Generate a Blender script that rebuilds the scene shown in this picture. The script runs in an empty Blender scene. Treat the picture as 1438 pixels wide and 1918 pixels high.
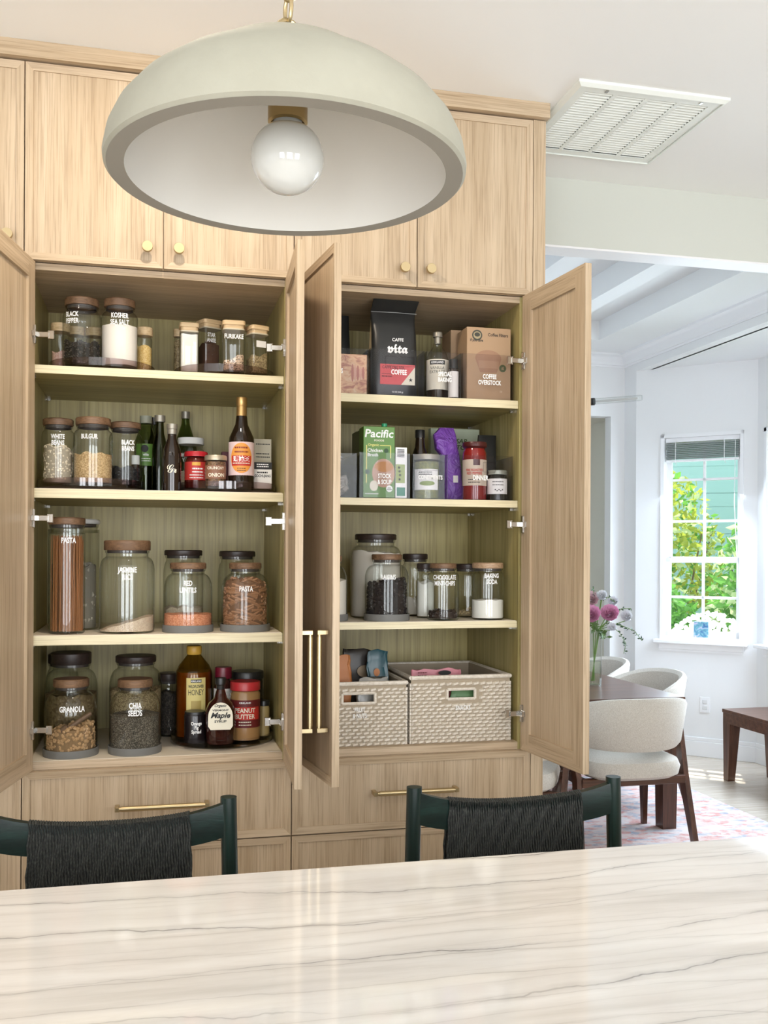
import bpy, bmesh, math, random
from mathutils import Vector, Matrix
R_ = math.radians
SC = bpy.context.scene
COL = SC.collection
rng = random.Random(7)

# ------------------------------------------------------------------ camera
IW, IH, FPX = 1438, 1918, 1821.5
CAM = Vector((0.3474, -2.8894, 1.5)); YAW, ROLL, SY = 0.2361, -0.0051, 80.9
cd = bpy.data.cameras.new('camera'); cam = bpy.data.objects.new('camera', cd); COL.objects.link(cam)
cd.sensor_width = 36; cd.sensor_fit = 'AUTO'; cd.lens = FPX*36/IH; cd.shift_y = SY/IH
cd.clip_start = 0.05; cd.clip_end = 200
cam.matrix_world = (Matrix.Translation(CAM) @ Matrix.Rotation(-YAW, 4, 'Z')
                    @ Matrix.Rotation(R_(90), 4, 'X') @ Matrix.Rotation(-ROLL, 4, 'Z'))
SC.camera = cam

# ------------------------------------------------------------------ world, sun, large lights, exposure
w = bpy.data.worlds.new('sky'); SC.world = w; w.use_nodes = True
bg = w.node_tree.nodes['Background']; bg.inputs[0].default_value = (0.80, 0.90, 1.0, 1); bg.inputs[1].default_value = 2.2
SC.view_settings.view_transform = 'Standard'; SC.view_settings.look = 'None'
SC.view_settings.exposure = 0.22; SC.view_settings.gamma = 1.0; SC.view_settings.use_curve_mapping = False
SC.cycles.transparent_max_bounces = 32; SC.cycles.max_bounces = 10; SC.cycles.diffuse_bounces = 5
SC.cycles.glossy_bounces = 4; SC.cycles.use_denoising = True; SC.cycles.sample_clamp_indirect = 6.0
SC.cycles.caustics_reflective = False; SC.cycles.caustics_refractive = False

def light(name, kind, loc, energy, color=(1, 1, 1), size=1, size_y=None, target=None, angle=None, spread=None):
    l = bpy.data.lights.new(name, kind); o = bpy.data.objects.new(name, l); COL.objects.link(o)
    o.location = loc; l.energy = energy; l.color = color
    if kind == 'AREA':
        l.shape = 'RECTANGLE' if size_y else 'DISK'; l.size = size
        if size_y: l.size_y = size_y
        if spread: l.spread = spread
    if angle: l.angle = angle
    if target is not None:
        o.rotation_euler = (Vector(target)-Vector(loc)).to_track_quat('-Z', 'Y').to_euler()
    return o
light('sun', 'SUN', (8, 8, 9), 9.0, (1, .95, .86), target=(6.0, 4.5, -1.0+1.0), angle=R_(.6))
# daylight standing in the big kitchen windows behind the camera and in the bay windows of the dining room
for wx in (-1.3, 0.5, 2.3):
    light('kitchen_window_daylight', 'AREA', (wx, -5.27, 1.45), 58, (.97, .98, 1), 1.3, 2.2, target=(wx, 0, 1.5))
light('bay_window_daylight', 'AREA', (4.52, 3.81, 1.6), 27, (.70, .84, 1), .65, 1.6, target=(2.9, 2.2, .2))
light('bay_window_daylight', 'AREA', (4.80, 2.30, 1.6), 100, (.70, .84, 1), 1.7, 1.6, target=(3.0, 2.3, .2))

# ------------------------------------------------------------------ photo pixel -> place (a pixel only gives a direction)
def ray(u, v):
    x = u-IW/2; y = v-IH/2-SY; c, s = math.cos(ROLL), math.sin(ROLL)
    a = (x*c-y*s)/FPX; b = (x*s+y*c)/FPX
    return Vector((a*math.cos(YAW)+math.sin(YAW), -a*math.sin(YAW)+math.cos(YAW), -b))
def hit(u, v, **k):
    d = ray(u, v); ax, val = list(k.items())[0]; i = 'XYZ'.index(ax)
    return CAM + d*((val-CAM[i])/d[i])
def depth(p):
    d = Vector(p)-CAM; return d.x*math.sin(YAW)+d.y*math.cos(YAW)
def proj(p):
    d = Vector(p)-CAM; r = d.x*math.cos(YAW)-d.y*math.sin(YAW); f = depth(p)
    a, b = r/f*FPX, -d.z/f*FPX; c, s = math.cos(ROLL), math.sin(ROLL)
    return (IW/2+a*c+b*s, IH/2+SY-a*s+b*c)
def xat(u, Y, Z):
    v = 1000
    for _ in range(4):
        p = hit(u, v, Y=Y); v = proj((p.x, Y, Z))[1]
    return p.x
def ppm(p): return FPX/depth(p)
def azim(x, y): return math.atan2(CAM.x-x, -(CAM.y-y))   # bearing of the camera from a point, 0 = straight towards -Y

# ------------------------------------------------------------------ materials
MATS = {}
def mat(name, col=(.8, .8, .8), rough=.5, metal=0, spec=.5, emit=None, coat=0, sheen=0, trans=0):
    if name in MATS: return MATS[name]
    m = bpy.data.materials.new(name); m.use_nodes = True; MATS[name] = m
    b = m.node_tree.nodes['Principled BSDF']
    b.inputs['Base Color'].default_value = (*col, 1); b.inputs['Roughness'].default_value = rough
    b.inputs['Metallic'].default_value = metal; b.inputs['Specular IOR Level'].default_value = spec
    b.inputs['Coat Weight'].default_value = coat
    if emit: b.inputs['Emission Color'].default_value = (*emit[:3], 1); b.inputs['Emission Strength'].default_value = emit[3]
    return m
def N(m, t, **k):
    n = m.node_tree.nodes.new(t)
    for a, v in k.items(): setattr(n, a, v)
    return n
def L(m, a, b): m.node_tree.links.new(a, b)
def ramp(m, fac, stops):
    r = N(m, 'ShaderNodeValToRGB'); e = r.color_ramp.elements
    while len(e) < len(stops): e.new(.5)
    for x, (p, c) in zip(e, stops): x.position = p; x.color = (*c, 1)
    L(m, fac, r.inputs[0]); return r.outputs[0]
def coords(m, scale=(1, 1, 1), kind='Object', rot=(0, 0, 0)):
    t = N(m, 'ShaderNodeTexCoord'); mp = N(m, 'ShaderNodeMapping')
    mp.inputs['Scale'].default_value = scale; mp.inputs['Rotation'].default_value = rot
    L(m, t.outputs[kind], mp.inputs[0]); return mp.outputs[0]
def noise(m, vec, scale=1, detail=4, rough=.6, dist=0):
    n = N(m, 'ShaderNodeTexNoise'); n.inputs['Scale'].default_value = scale; n.inputs['Detail'].default_value = detail
    n.inputs['Roughness'].default_value = rough; n.inputs['Distortion'].default_value = dist
    L(m, vec, n.inputs['Vector']); return n.outputs[0]
def bump(m, h, strength=.2, dist=.002):
    b = N(m, 'ShaderNodeBump'); b.inputs['Strength'].default_value = strength; b.inputs['Distance'].default_value = dist
    L(m, h, b.inputs['Height']); L(m, b.outputs[0], m.node_tree.nodes['Principled BSDF'].inputs['Normal'])
def bsdf(m): return m.node_tree.nodes['Principled BSDF']
def mixc(m, fac, a, b):
    x = N(m, 'ShaderNodeMix', data_type='RGBA')
    if isinstance(fac, float): x.inputs[0].default_value = fac
    else: L(m, fac, x.inputs[0])
    for i, v in ((6, a), (7, b)):
        if isinstance(v, tuple): x.inputs[i].default_value = (*v, 1)
        else: L(m, v, x.inputs[i])
    return x.outputs[2]

def wood(name, axis, dark, mid, light_, rough=.5, fine=1.0, wavy=.0):
    m = mat(name, mid, rough)
    sc = {'Z': (34, 34, 1.1), 'X': (1.1, 34, 34), 'Y': (34, 1.1, 34)}[axis]
    sc2 = {'Z': (230, 230, 5), 'X': (5, 230, 230), 'Y': (230, 5, 230)}[axis]
    a = noise(m, coords(m, tuple(s*fine for s in sc)), 1, 5, .62, wavy)
    c1 = ramp(m, a, [(.30, dark), (.5, mid), (.72, light_)])
    p = noise(m, coords(m, tuple(s*fine for s in sc2)), 1, 3, .6)
    c2 = ramp(m, p, [(.36, tuple(c*.72 for c in dark)), (.52, (1, 1, 1))])
    mx = N(m, 'ShaderNodeMix', data_type='RGBA', blend_type='MULTIPLY'); mx.inputs[0].default_value = .33
    L(m, c1, mx.inputs[6]); L(m, c2, mx.inputs[7]); L(m, mx.outputs[2], bsdf(m).inputs['Base Color'])
    bump(m, p, .15, .001); return m
OAK = dict(dark=(.45, .335, .212), mid=(.545, .422, .284), light_=(.62, .492, .345))
oakZ = wood('oak_vertical_grain', 'Z', rough=.48, **OAK)
oakX = wood('oak_horizontal_grain', 'X', rough=.48, **OAK)
oakY = wood('oak_depth_grain', 'Y', rough=.48, **OAK)
PLY = dict(dark=(.32, .262, .098), mid=(.42, .350, .142), light_=(.51, .435, .195))
plyZ = wood('plywood_interior', 'Z', rough=.42, fine=.45, wavy=1.6, **PLY)
plyX = wood('plywood_shelf', 'X', rough=.42, fine=.5, wavy=.8, **PLY)
maple_edge = wood('maple_edge_banding', 'X', (.70, .61, .38), (.75, .66, .43), (.79, .71, .48), rough=.4)
kick_dark = mat('dark_toe_kick_board', (.05, .035, .02), .8)  # even dark brown board of the toe kicks
liner = mat('shelf_liner', (.74, .66, .53), .6); bump(liner, noise(liner, coords(liner, (300, 300, 300))), .15, .001)
walnut = wood('walnut', 'X', (.055, .022, .012), (.10, .04, .022), (.16, .07, .04), rough=.28)
walnutZ = wood('walnut_vertical', 'Z', (.055, .022, .012), (.10, .04, .022), (.16, .07, .04), rough=.28)
lidwood = wood('acacia_lid', 'X', (.11, .058, .030), (.185, .102, .052), (.285, .165, .088), rough=.55)
lidlight = wood('pale_wood_lid', 'X', (.34, .21, .12), (.46, .30, .18), (.56, .39, .25), rough=.45)
liddark = wood('dark_wood_lid', 'X', (.022, .014, .012), (.035, .022, .018), (.055, .034, .026), rough=.4)
bamboo = wood('bamboo', 'X', (.60, .42, .22), (.70, .52, .30), (.78, .61, .38), rough=.4)
brass = mat('brushed_brass', (.52, .415, .24), .36, 1.0)
brassd = mat('aged_brass', (.42, .30, .14), .35, 1.0)
chrome = mat('nickel_hinge', (.62, .60, .56), .2, 1.0)
blackm = mat('black_plastic', (.012, .012, .012), .35)
dark_wood = wood('dark_green_stained_ash', 'X', (.002, .008, .0065), (.0045, .016, .013), (.010, .030, .024), rough=.3)
dark_woodZ = wood('dark_green_stained_ash_upright', 'Z', (.002, .008, .0065), (.0045, .016, .013), (.010, .030, .024), rough=.3)
cordm = mat('black_paper_cord', (.022, .024, .021), .75)
L(cordm, ramp(cordm, noise(cordm, coords(cordm, (500, 500, 160)), 1, 2, .5), [(.44, (.007, .008, .007)), (.64, (.040, .043, .036))]), bsdf(cordm).inputs['Base Color'])
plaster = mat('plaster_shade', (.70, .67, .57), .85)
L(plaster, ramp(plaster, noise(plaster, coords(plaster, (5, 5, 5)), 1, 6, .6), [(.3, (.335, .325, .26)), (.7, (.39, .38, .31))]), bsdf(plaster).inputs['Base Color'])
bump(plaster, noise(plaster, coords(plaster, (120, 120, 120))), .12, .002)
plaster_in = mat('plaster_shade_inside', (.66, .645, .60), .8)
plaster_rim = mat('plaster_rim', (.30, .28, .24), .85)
bulbm = mat('opal_glass_bulb', (.66, .67, .64), .06, coat=.6)
wallm = mat('wall_paint_white', (.86, .86, .86), .7)
headm = mat('wall_paint_header', (.64, .66, .605), .75)
ceilm = mat('ceiling_paint', (.92, .93, .92), .8)
trimm = mat('white_trim_paint', (.90, .90, .91), .45)
ventm = mat('white_enamel_metal', (.86, .90, .86), .4)
hallm = mat('hall_wall_paint', (.78, .76, .68), .8)
white = mat('white_print', (.92, .92, .90), .6)
whitep = mat('white_paper', (.82, .80, .76), .6)
cream = mat('cream_paper', (.80, .76, .62), .6)
black = mat('black_print', (.015, .015, .015), .6)
graysil = mat('grey_silicone', (.17, .17, .16), .6)
linen = mat('oatmeal_boucle', (.66, .61, .54), .9)
L(linen, ramp(linen, noise(linen, coords(linen, (260, 260, 260)), 1, 3), [(.35, (.55, .50, .43)), (.65, (.72, .68, .61))]), bsdf(linen).inputs['Base Color'])
bump(linen, noise(linen, coords(linen, (350, 350, 350))), .4, .002)
def col(name, c, rough=.5, **k): return mat(name, c, rough, **k)
def grain(name, stops, scale, rough=.7, bs=.6, bd=.003):
    m = mat(name, stops[0][1], rough)
    v = N(m, 'ShaderNodeTexVoronoi'); v.inputs['Scale'].default_value = scale
    L(m, coords(m), v.inputs['Vector'])
    s = N(m, 'ShaderNodeSeparateColor'); L(m, v.outputs['Color'], s.inputs[0])
    L(m, ramp(m, s.outputs[0], stops), bsdf(m).inputs['Base Color']); bump(m, v.outputs['Distance'], bs, bd); return m
def glassmat(name, tint, ior=1.45, rough=.01):
    m = bpy.data.materials.new(name); m.use_nodes = True; nt = m.node_tree; nt.nodes.remove(bsdf(m)); MATS[name] = m
    out = nt.nodes['Material Output']; mx = N(m, 'ShaderNodeMixShader'); t = N(m, 'ShaderNodeBsdfTransparent'); g = N(m, 'ShaderNodeBsdfGlossy')
    lw = N(m, 'ShaderNodeLayerWeight'); lw.inputs[0].default_value = .5
    pw = N(m, 'ShaderNodeMath', operation='POWER'); L(m, lw.outputs['Facing'], pw.inputs[0]); pw.inputs[1].default_value = 4.5
    f0 = ((ior-1)/(ior+1))**2; fr = N(m, 'ShaderNodeMath', operation='MULTIPLY_ADD'); L(m, pw.outputs[0], fr.inputs[0]); fr.inputs[1].default_value = .75-f0; fr.inputs[2].default_value = f0
    p3 = N(m, 'ShaderNodeMath', operation='POWER'); L(m, lw.outputs['Facing'], p3.inputs[0]); p3.inputs[1].default_value = 3.0
    L(m, mixc(m, p3.outputs[0], tint, tuple(c*.50 for c in tint)), t.inputs[0]); g.inputs['Roughness'].default_value = rough; g.inputs[0].default_value = (.95, .97, .95, 1)
    L(m, fr.outputs[0], mx.inputs[0]); L(m, t.outputs[0], mx.inputs[1]); L(m, g.outputs[0], mx.inputs[2]); L(m, mx.outputs[0], out.inputs[0]); return m
glass = glassmat('clear_glass', (.95, .96, .95), 1.52)
acrylic = glassmat('clear_acrylic', (.93, .925, .935), 1.2)
smoke = glassmat('smoky_mauve_acrylic', (.78, .72, .73), 1.6)
greenglass = glassmat('green_tinted_glass', (.42, .50, .30), 1.5)
oliveglass = glassmat('dark_olive_glass', (.22, .26, .13), 1.5)
pane = glassmat('window_pane', (.97, .98, .98), 1.3)
darkglass = mat('dark_bottle_glass', (.012, .006, .004), .05, coat=.5)

# quartzite worktop: veins run along the island
stone = mat('quartzite_worktop', (.78, .74, .68), .06, spec=.75)
def _stone():
    m = stone
    base = ramp(m, noise(m, coords(m, (1.3, 9, 1)), 1, 8, .62, .5), [(.30, (.62, .585, .535)), (.48, (.75, .715, .67)), (.64, (.82, .795, .755))])
    cloud = ramp(m, noise(m, coords(m, (1.0, 5, 1)), 1.3, 6, .6, .5), [(.52, (0, 0, 0)), (.75, (.6, .6, .6))])
    c = mixc(m, cloud, base, (.62, .58, .525))
    def M_(op, x, y):
        n = N(m, 'ShaderNodeMath', operation=op)
        for i, q in enumerate((x, y)):
            if isinstance(q, (int, float)): n.inputs[i].default_value = q
            else: L(m, q, n.inputs[i])
        return n.outputs[0]
    tc = N(m, 'ShaderNodeTexCoord'); sp = N(m, 'ShaderNodeSeparateXYZ'); L(m, tc.outputs['Object'], sp.inputs[0]); y = sp.outputs[1]
    for k_, off, wd, amt, cc in ((7.5, .0, .018, 1.0, (.23, .215, .20)), (12.5, 5.3, .030, .60, (.38, .345, .31)), (21, 9.1, .05, .36, (.46, .42, .38))):
        def nz(sc, d=2, r=.5):
            mp = N(m, 'ShaderNodeMapping'); mp.inputs['Scale'].default_value = sc; mp.inputs['Location'].default_value = (off, off*1.7, off); L(m, tc.outputs['Object'], mp.inputs[0]); return noise(m, mp.outputs[0], 1, d, r)
        t = M_('ADD', M_('ADD', M_('MULTIPLY', y, k_), M_('MULTIPLY', nz((.8, 1.6, 1)), 2.6)), M_('ADD', M_('MULTIPLY', nz((7, 5, 1), 4, .6), .34), off))
        d = M_('ABSOLUTE', M_('SUBTRACT', M_('FRACT', t, 0), .5), 0)
        line = ramp(m, d, [(0, (1, 1, 1)), (wd*.5, (.6, .6, .6)), (wd, (.0, .0, .0))])
        halo = ramp(m, d, [(0, (.30, .30, .30)), (wd*5, (0, 0, 0))])
        st = ramp(m, nz((1.6, 5, 1), 4, .65), [(.36, (0, 0, 0)), (.60, (amt, amt, amt))])
        c = mixc(m, M_('MULTIPLY', M_('MAXIMUM', line, halo), st), c, cc)
    L(m, c, bsdf(m).inputs['Base Color'])
_stone()

floorm = wood('pale_oak_floor', 'X', (.60, .51, .41), (.69, .60, .50), (.76, .68, .58), rough=.26, fine=.6)
rugm = mat('faded_rug', (.7, .5, .48), .95)
def _rug():
    m = rugm; v = N(m, 'ShaderNodeTexVoronoi'); v.inputs['Scale'].default_value = 13; L(m, coords(m, (1, 2.2, 1)), v.inputs['Vector'])
    s = N(m, 'ShaderNodeSeparateColor'); L(m, v.outputs['Color'], s.inputs[0])
    c = ramp(m, s.outputs[0], [(.2, (.64, .30, .27)), (.42, (.74, .52, .48)), (.62, (.70, .66, .66)), (.88, (.36, .39, .48))])
    n = ramp(m, noise(m, coords(m, (16, 16, 16)), 1, 6, .7), [(.40, (0, 0, 0)), (.62, (1, 1, 1))])
    L(m, mixc(m, n, c, (.76, .66, .63)), bsdf(m).inputs['Base Color'])
_rug()

# ------------------------------------------------------------------ mesh helpers
class MB:
    def __init__(s): s.v = []; s.f = []
    def add(s, vs, fs):
        o = len(s.v); s.v += [tuple(p) for p in vs]; s.f += [tuple(i+o for i in f) for f in fs]; return s
    def box(s, x0, x1, y0, y1, z0, z1, ch=0):
        if ch <= 0:
            return s.add([(x, y, z) for z in (z0, z1) for y in (y0, y1) for x in (x0, x1)],
                         [(0, 2, 3, 1), (4, 5, 7, 6), (0, 1, 5, 4), (2, 6, 7, 3), (0, 4, 6, 2), (1, 3, 7, 5)])
        c = ch; b = bmesh.new(); bmesh.ops.create_cube(b, size=1)
        for q in b.verts: q.co = Vector(((x0+x1)/2+q.co.x*(x1-x0), (y0+y1)/2+q.co.y*(y1-y0), (z0+z1)/2+q.co.z*(z1-z0)))
        bmesh.ops.bevel(b, geom=b.edges[:], offset=c, segments=1, affect='EDGES', clamp_overlap=True)
        b.verts.index_update(); s.add([q.co for q in b.verts], [[q.index for q in f.verts] for f in b.faces]); b.free(); return s
    def lathe(s, prof, seg=32, c=(0, 0, 0), a0=0, a1=2*math.pi, sx=1, sy=1):
        full = abs(a1-a0) > 6.28; n = seg if full else seg+1
        vs = []; fs = []
        for r, z in prof:
            for i in range(n):
                a = a0+(a1-a0)*i/seg; vs.append((c[0]+r*sx*math.sin(a), c[1]-r*sy*math.cos(a), c[2]+z))
        for j in range(len(prof)-1):
            for i in range(seg):
                k = (i+1) % n if full else i+1
                fs.append((j*n+i, j*n+k, (j+1)*n+k, (j+1)*n+i))
        return s.add(vs, fs)
    def ringloft(s, rings, cap=True, closed=True):
        n = len(rings[0]); vs = [p for r in rings for p in r]; fs = []
        for j in range(len(rings)-1):
            for i in range(n if closed else n-1):
                k = (i+1) % n; fs.append((j*n+i, j*n+k, (j+1)*n+k, (j+1)*n+i))
        if cap: fs.append(tuple(reversed(range(n)))); fs.append(tuple(range((len(rings)-1)*n, len(rings)*n)))
        return s.add(vs, fs)
    def tube(s, pts, r, seg=8, r2=None, flat=1.0):
        pts = [Vector(p) for p in pts]; rings = []
        for i, p in enumerate(pts):
            d = (pts[min(i+1, len(pts)-1)]-pts[max(i-1, 0)]).normalized()
            up = Vector((0, 0, 1)) if abs(d.z) < .95 else Vector((0, 1, 0))
            a = d.cross(up).normalized(); b = a.cross(d).normalized()
            rr = r if r2 is None else r+(r2-r)*i/(len(pts)-1)
            rings.append([p+a*rr*flat*math.cos(2*math.pi*k/seg)+b*rr*math.sin(2*math.pi*k/seg) for k in range(seg)])
        return s.ringloft(rings)
    def prism(s, poly, z0, z1):
        n = len(poly)
        return s.add([(x, y, z0) for x, y in poly]+[(x, y, z1) for x, y in poly],
                     [tuple(reversed(range(n))), tuple(range(n, 2*n))]+[(i, (i+1) % n, n+(i+1) % n, n+i) for i in range(n)])
    def blob(s, c, rx, ry, rz, rot=None, seg=6, rings=4):
        vs = [(0, 0, -1)]; 
        for j in range(1, rings):
            t = math.pi*j/rings
            for i in range(seg): a = 2*math.pi*i/seg; vs.append((math.sin(t)*math.cos(a), math.sin(t)*math.sin(a), -math.cos(t)))
        vs.append((0, 0, 1)); fs = [(0, 1+(i+1) % seg, 1+i) for i in range(seg)]
        for j in range(rings-2):
            for i in range(seg):
                k = (i+1) % seg; fs.append((1+j*seg+i, 1+j*seg+k, 1+(j+1)*seg+k, 1+(j+1)*seg+i))
        l = len(vs)-1; o = 1+(rings-2)*seg
        fs += [(l, o+i, o+(i+1) % seg) for i in range(seg)]
        M = rot or Matrix.Identity(3)
        return s.add([Vector(c)+M @ Vector((p[0]*rx, p[1]*ry, p[2]*rz)) for p in vs], fs)
    def build(s, name, m, parent=None, loc=(0, 0, 0), rz=0, smooth=False, kind=None):
        me = bpy.data.meshes.new(name); me.from_pydata(s.v, [], s.f); me.update()
        b = bmesh.new(); b.from_mesh(me); bmesh.ops.recalc_face_normals(b, faces=b.faces[:]); b.to_mesh(me); b.free()
        if m is not None: me.materials.append(m)
        if smooth: 
            me.polygons.foreach_set('use_smooth', [True]*len(me.polygons))
            try: me.set_sharp_from_angle(angle=R_(38))
            except Exception: pass
        o = bpy.data.objects.new(name, me); COL.objects.link(o); o.location = loc; o.rotation_euler = (0, 0, rz)
        if parent is not None: o.parent = parent
        if kind: o['kind'] = kind
        return o
def rrot(): return Matrix.Rotation(rng.uniform(0, 6.28), 3, 'Z') @ Matrix.Rotation(rng.uniform(0, 6.28), 3, 'X') @ Matrix.Rotation(rng.uniform(0, 6.28), 3, 'Y')
def tag(o, label, cat, group=None, kind=None):
    o['label'] = label; o['category'] = cat
    if group: o['group'] = group
    if kind: o['kind'] = kind
    return o
def thing(name, label, cat, loc=(0, 0, 0), rz=0, group=None):
    o = bpy.data.objects.new(name, None); COL.objects.link(o); o.empty_display_size = .05
    o.location = loc; o.rotation_euler = (0, 0, rz); return tag(o, label, cat, group)
def struct(o): o['kind'] = 'structure'; return o
def copy_tree(o, parent=None):
    c = o.copy(); COL.objects.link(c); c.parent = parent
    for ch in [x for x in COL.objects if x.parent == o]: copy_tree(ch, c)
    return c
def textmesh(body, h, sx=.66, bold=.026, shear=0, line=.95, align='CENTER', res=2):
    """flat lettering in local x/z, centred; h = height of a capital"""
    c = bpy.data.curves.new('lettering', 'FONT'); c.body = body; c.size = 1; c.offset = bold; c.resolution_u = res
    c.align_x = align; c.shear = shear; c.space_line = line
    o = bpy.data.objects.new('lettering', c); COL.objects.link(o); me = o.to_mesh()
    vs = [v.co.copy() for v in me.vertices]; fs = [tuple(p.vertices) for p in me.polygons]
    o.to_mesh_clear(); bpy.data.objects.remove(o); bpy.data.curves.remove(c)
    if not vs: return [], []
    k = h/.72; y0 = min(v.y for v in vs); y1 = max(v.y for v in vs); x0 = min(v.x for v in vs); x1 = max(v.x for v in vs)
    return [((v.x-(x0+x1)/2)*k*sx, (v.y-(y0+y1)/2)*k) for v in vs], fs
def text_flat(body, h, parent, x, y, z, m, name='lettering', rx=0, width=None, **k):
    """on a face looking towards local -Y"""
    vs, fs = textmesh(body, h, **k)
    if not vs: return
    if width:
        wd = max(p[0] for p in vs)-min(p[0] for p in vs); s = width/wd; vs = [(a*s, b) for a, b in vs]
    b = MB(); b.add([(x+a, y, z+c) for a, c in vs], fs); return b.build(name, m, parent)
def text_round(body, h, parent, R, a0, z, m, name='lettering', width=None, **k):
    vs, fs = textmesh(body, h, **k)
    if not vs: return
    if width:
        wd = max(p[0] for p in vs)-min(p[0] for p in vs); s = width/wd; vs = [(a*s, b) for a, b in vs]
    b = MB(); b.add([(R*math.sin(a0+a/R), -R*math.cos(a0+a/R), z+c) for a, c in vs], fs); return b.build(name, m, parent)
def patch(R, a0, a1, z0, z1, m, parent, name='label', seg=14):
    return MB().lathe([(R, z0), (R, z1)], seg, a0=a0, a1=a1).build(name, m, parent, smooth=True)
def disc_poly(cx, cz, rx, rz, n=24, a0=0, a1=2*math.pi): return [(cx+rx*math.cos(a0+(a1-a0)*i/n), cz+rz*math.sin(a0+(a1-a0)*i/n)) for i in range(n+1 if a1-a0 < 6.28 else n)]
def flat_poly(poly, y, m, parent, name='print'):
    b = MB(); b.add([(x, y, z) for x, z in poly], [tuple(range(len(poly)))]); return b.build(name, m, parent)
def round_poly(poly, R, a0, m, parent, name='print'):
    """a printed patch wrapped round a bottle: cut into narrow strips first so that it follows the curve"""
    q = bmesh.new(); f = q.faces.new([q.verts.new((x, 0, z)) for x, z in poly]); xs_ = [p[0] for p in poly]; x = min(xs_)+.003
    while x < max(xs_):
        bmesh.ops.bisect_plane(q, geom=q.verts[:]+q.edges[:]+q.faces[:], plane_co=(x, 0, 0), plane_no=(1, 0, 0)); x += .003
    q.verts.index_update(); b = MB(); b.add([(R*math.sin(a0+v.co.x/R), -R*math.cos(a0+v.co.x/R), v.co.z) for v in q.verts], [[v.index for v in fc.verts] for fc in q.faces]); q.free()
    return b.build(name, m, parent)
def dashes(width, zs, h):
    """lines of small print too fine to read: word-length dashes"""
    out = []
    for z in zs:
        x = -width/2
        while x < width/2-.001:
            l = min(rng.uniform(.0025, .006), width/2-x); out.append(rect(x, x+l, z-h/2, z+h/2)); x += l+.0012
    return out
def small_print_flat(parent, cx, y, width, zs, h, m):
    b = MB()
    for r_ in dashes(width, zs, h): b.add([(cx+x, y, z) for x, z in r_], [(0, 1, 2, 3)])
    return b.build('small_print', m, parent, kind='stuff')
def small_print_round(parent, R, a0, width, zs, h, m):
    b = MB()
    for r_ in dashes(width, zs, h): b.add([(R*math.sin(a0+x/R), -R*math.cos(a0+x/R), z) for x, z in r_], [(0, 1, 2, 3)])
    return b.build('small_print', m, parent, kind='stuff')
def rect(x0, x1, z0, z1): return [(x0, z0), (x1, z0), (x1, z1), (x0, z1)]

# ================================================================== THE SETTING
KC = 2.932                       # kitchen ceiling
fl = struct(MB().box(-2.7, 4.85, -5.4, 6.2, -.1, -.004).build('floor', floorm))
k = 0
for i in range(19):              # the boards that show in the dining room
    y0 = 1.0+i*.17; x = 2.9-(.55 if i % 2 else 0)
    while x < 4.7:
        ln = 1.1+.1*((i*7+k) % 3); pl = MB().box(x+.0012, min(x+ln, 4.72)-.0012, y0+.0012, y0+.1688, -.006, 0, .0012).build('plank', floorm, fl); x += ln; k += 1
struct(MB().box(-2.7, 4.85, -5.4, .54, KC, KC+.1).build('ceiling', ceilm))
struct(MB().box(-2.7, 1.6, .54, .634, 0, KC+.1).build('wall_back', wallm))
struct(MB().box(1.6, 4.02, .537, .634, 2.675, 3.3).build('wall_header', headm))
struct(MB().box(1.6, 4.02, .536, .635, 2.669, 2.6765).build('trim_1', trimm))
struct(MB().box(4.02, 4.85, .537, .634, 0, 3.3).build('wall_right_pier', wallm))
struct(MB().box(4.75, 4.85, -5.4, .54, 0, KC).build('wall_right', wallm))
struct(MB().box(-2.8, -2.7, -5.4, .634, 0, KC).build('wall_left', wallm))
wf = MB(); xs = [-2.7, -1.95, -.65, -.15, 1.15, 1.65, 2.95, 4.85]
for i in range(0, 7, 2): wf.box(xs[i], xs[i+1], -5.3, -5.2, 0, KC)
for i in (1, 3, 5): wf.box(xs[i], xs[i+1], -5.3, -5.2, 0, .35).box(xs[i], xs[i+1], -5.3, -5.2, 2.55, KC)
struct(wf.build('wall_front', wallm))
for n, i in ((3, 1), (4, 3), (5, 5)):
    x0, x1 = xs[i], xs[i+1]; f = MB()
    for a, b in ((x0, x0+.06), ((x0+x1)/2-.03, (x0+x1)/2+.03), (x1-.06, x1)): f.box(a, b, -5.26, -5.2, .35, 2.55)
    for a in (.35, 2.49): f.box(x0, x1, -5.26, -5.2, a, a+.06)
    struct(f.build('window_%d' % n, trimm))
# dining room
DZ = 3.10
b = MB().box(1.0, 3.0, 4.2, 4.3, 0, 3.3).box(3.9, 4.02, 4.2, 4.3, 0, 3.3).box(3.0, 3.9, 4.2, 4.3, 2.61, 3.3).box(4.02, 4.12, 4.01, 4.3, 0, 3.3)
struct(b.build('wall_dining_back', wallm))
struct(MB().box(2.8, 4.1, 5.6, 5.7, 0, 2.7).box(4.0, 4.1, 4.3, 5.6, 0, 2.7).box(2.7, 2.8, 4.3, 5.7, 0, 2.7).box(2.7, 4.1, 4.3, 5.7, 2.62, 2.72).build('wall_hall', hallm))
struct(MB().box(.9, 1.0, .634, 4.3, 0, 3.3).build('wall_dining_left', wallm))
b = MB(); cx = [(1.54, 1.95), (2.08, 2.49), (2.615, 3.025), (3.155, 3.57)]
xx = 1.0
for a, c in cx: b.box(xx, a, .634, 4.2, DZ, 3.26); xx = c
b.box(xx, 4.02, .634, 4.2, DZ, 3.26)
for a, c in cx: b.box(a, c, 3.74, 4.2, DZ, 3.26).box(a, c, .634, .9, DZ, 3.26)
b.box(.9, 4.12, .634, 4.3, 3.24, 3.32); struct(b.build('ceiling_dining', wallm))
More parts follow.
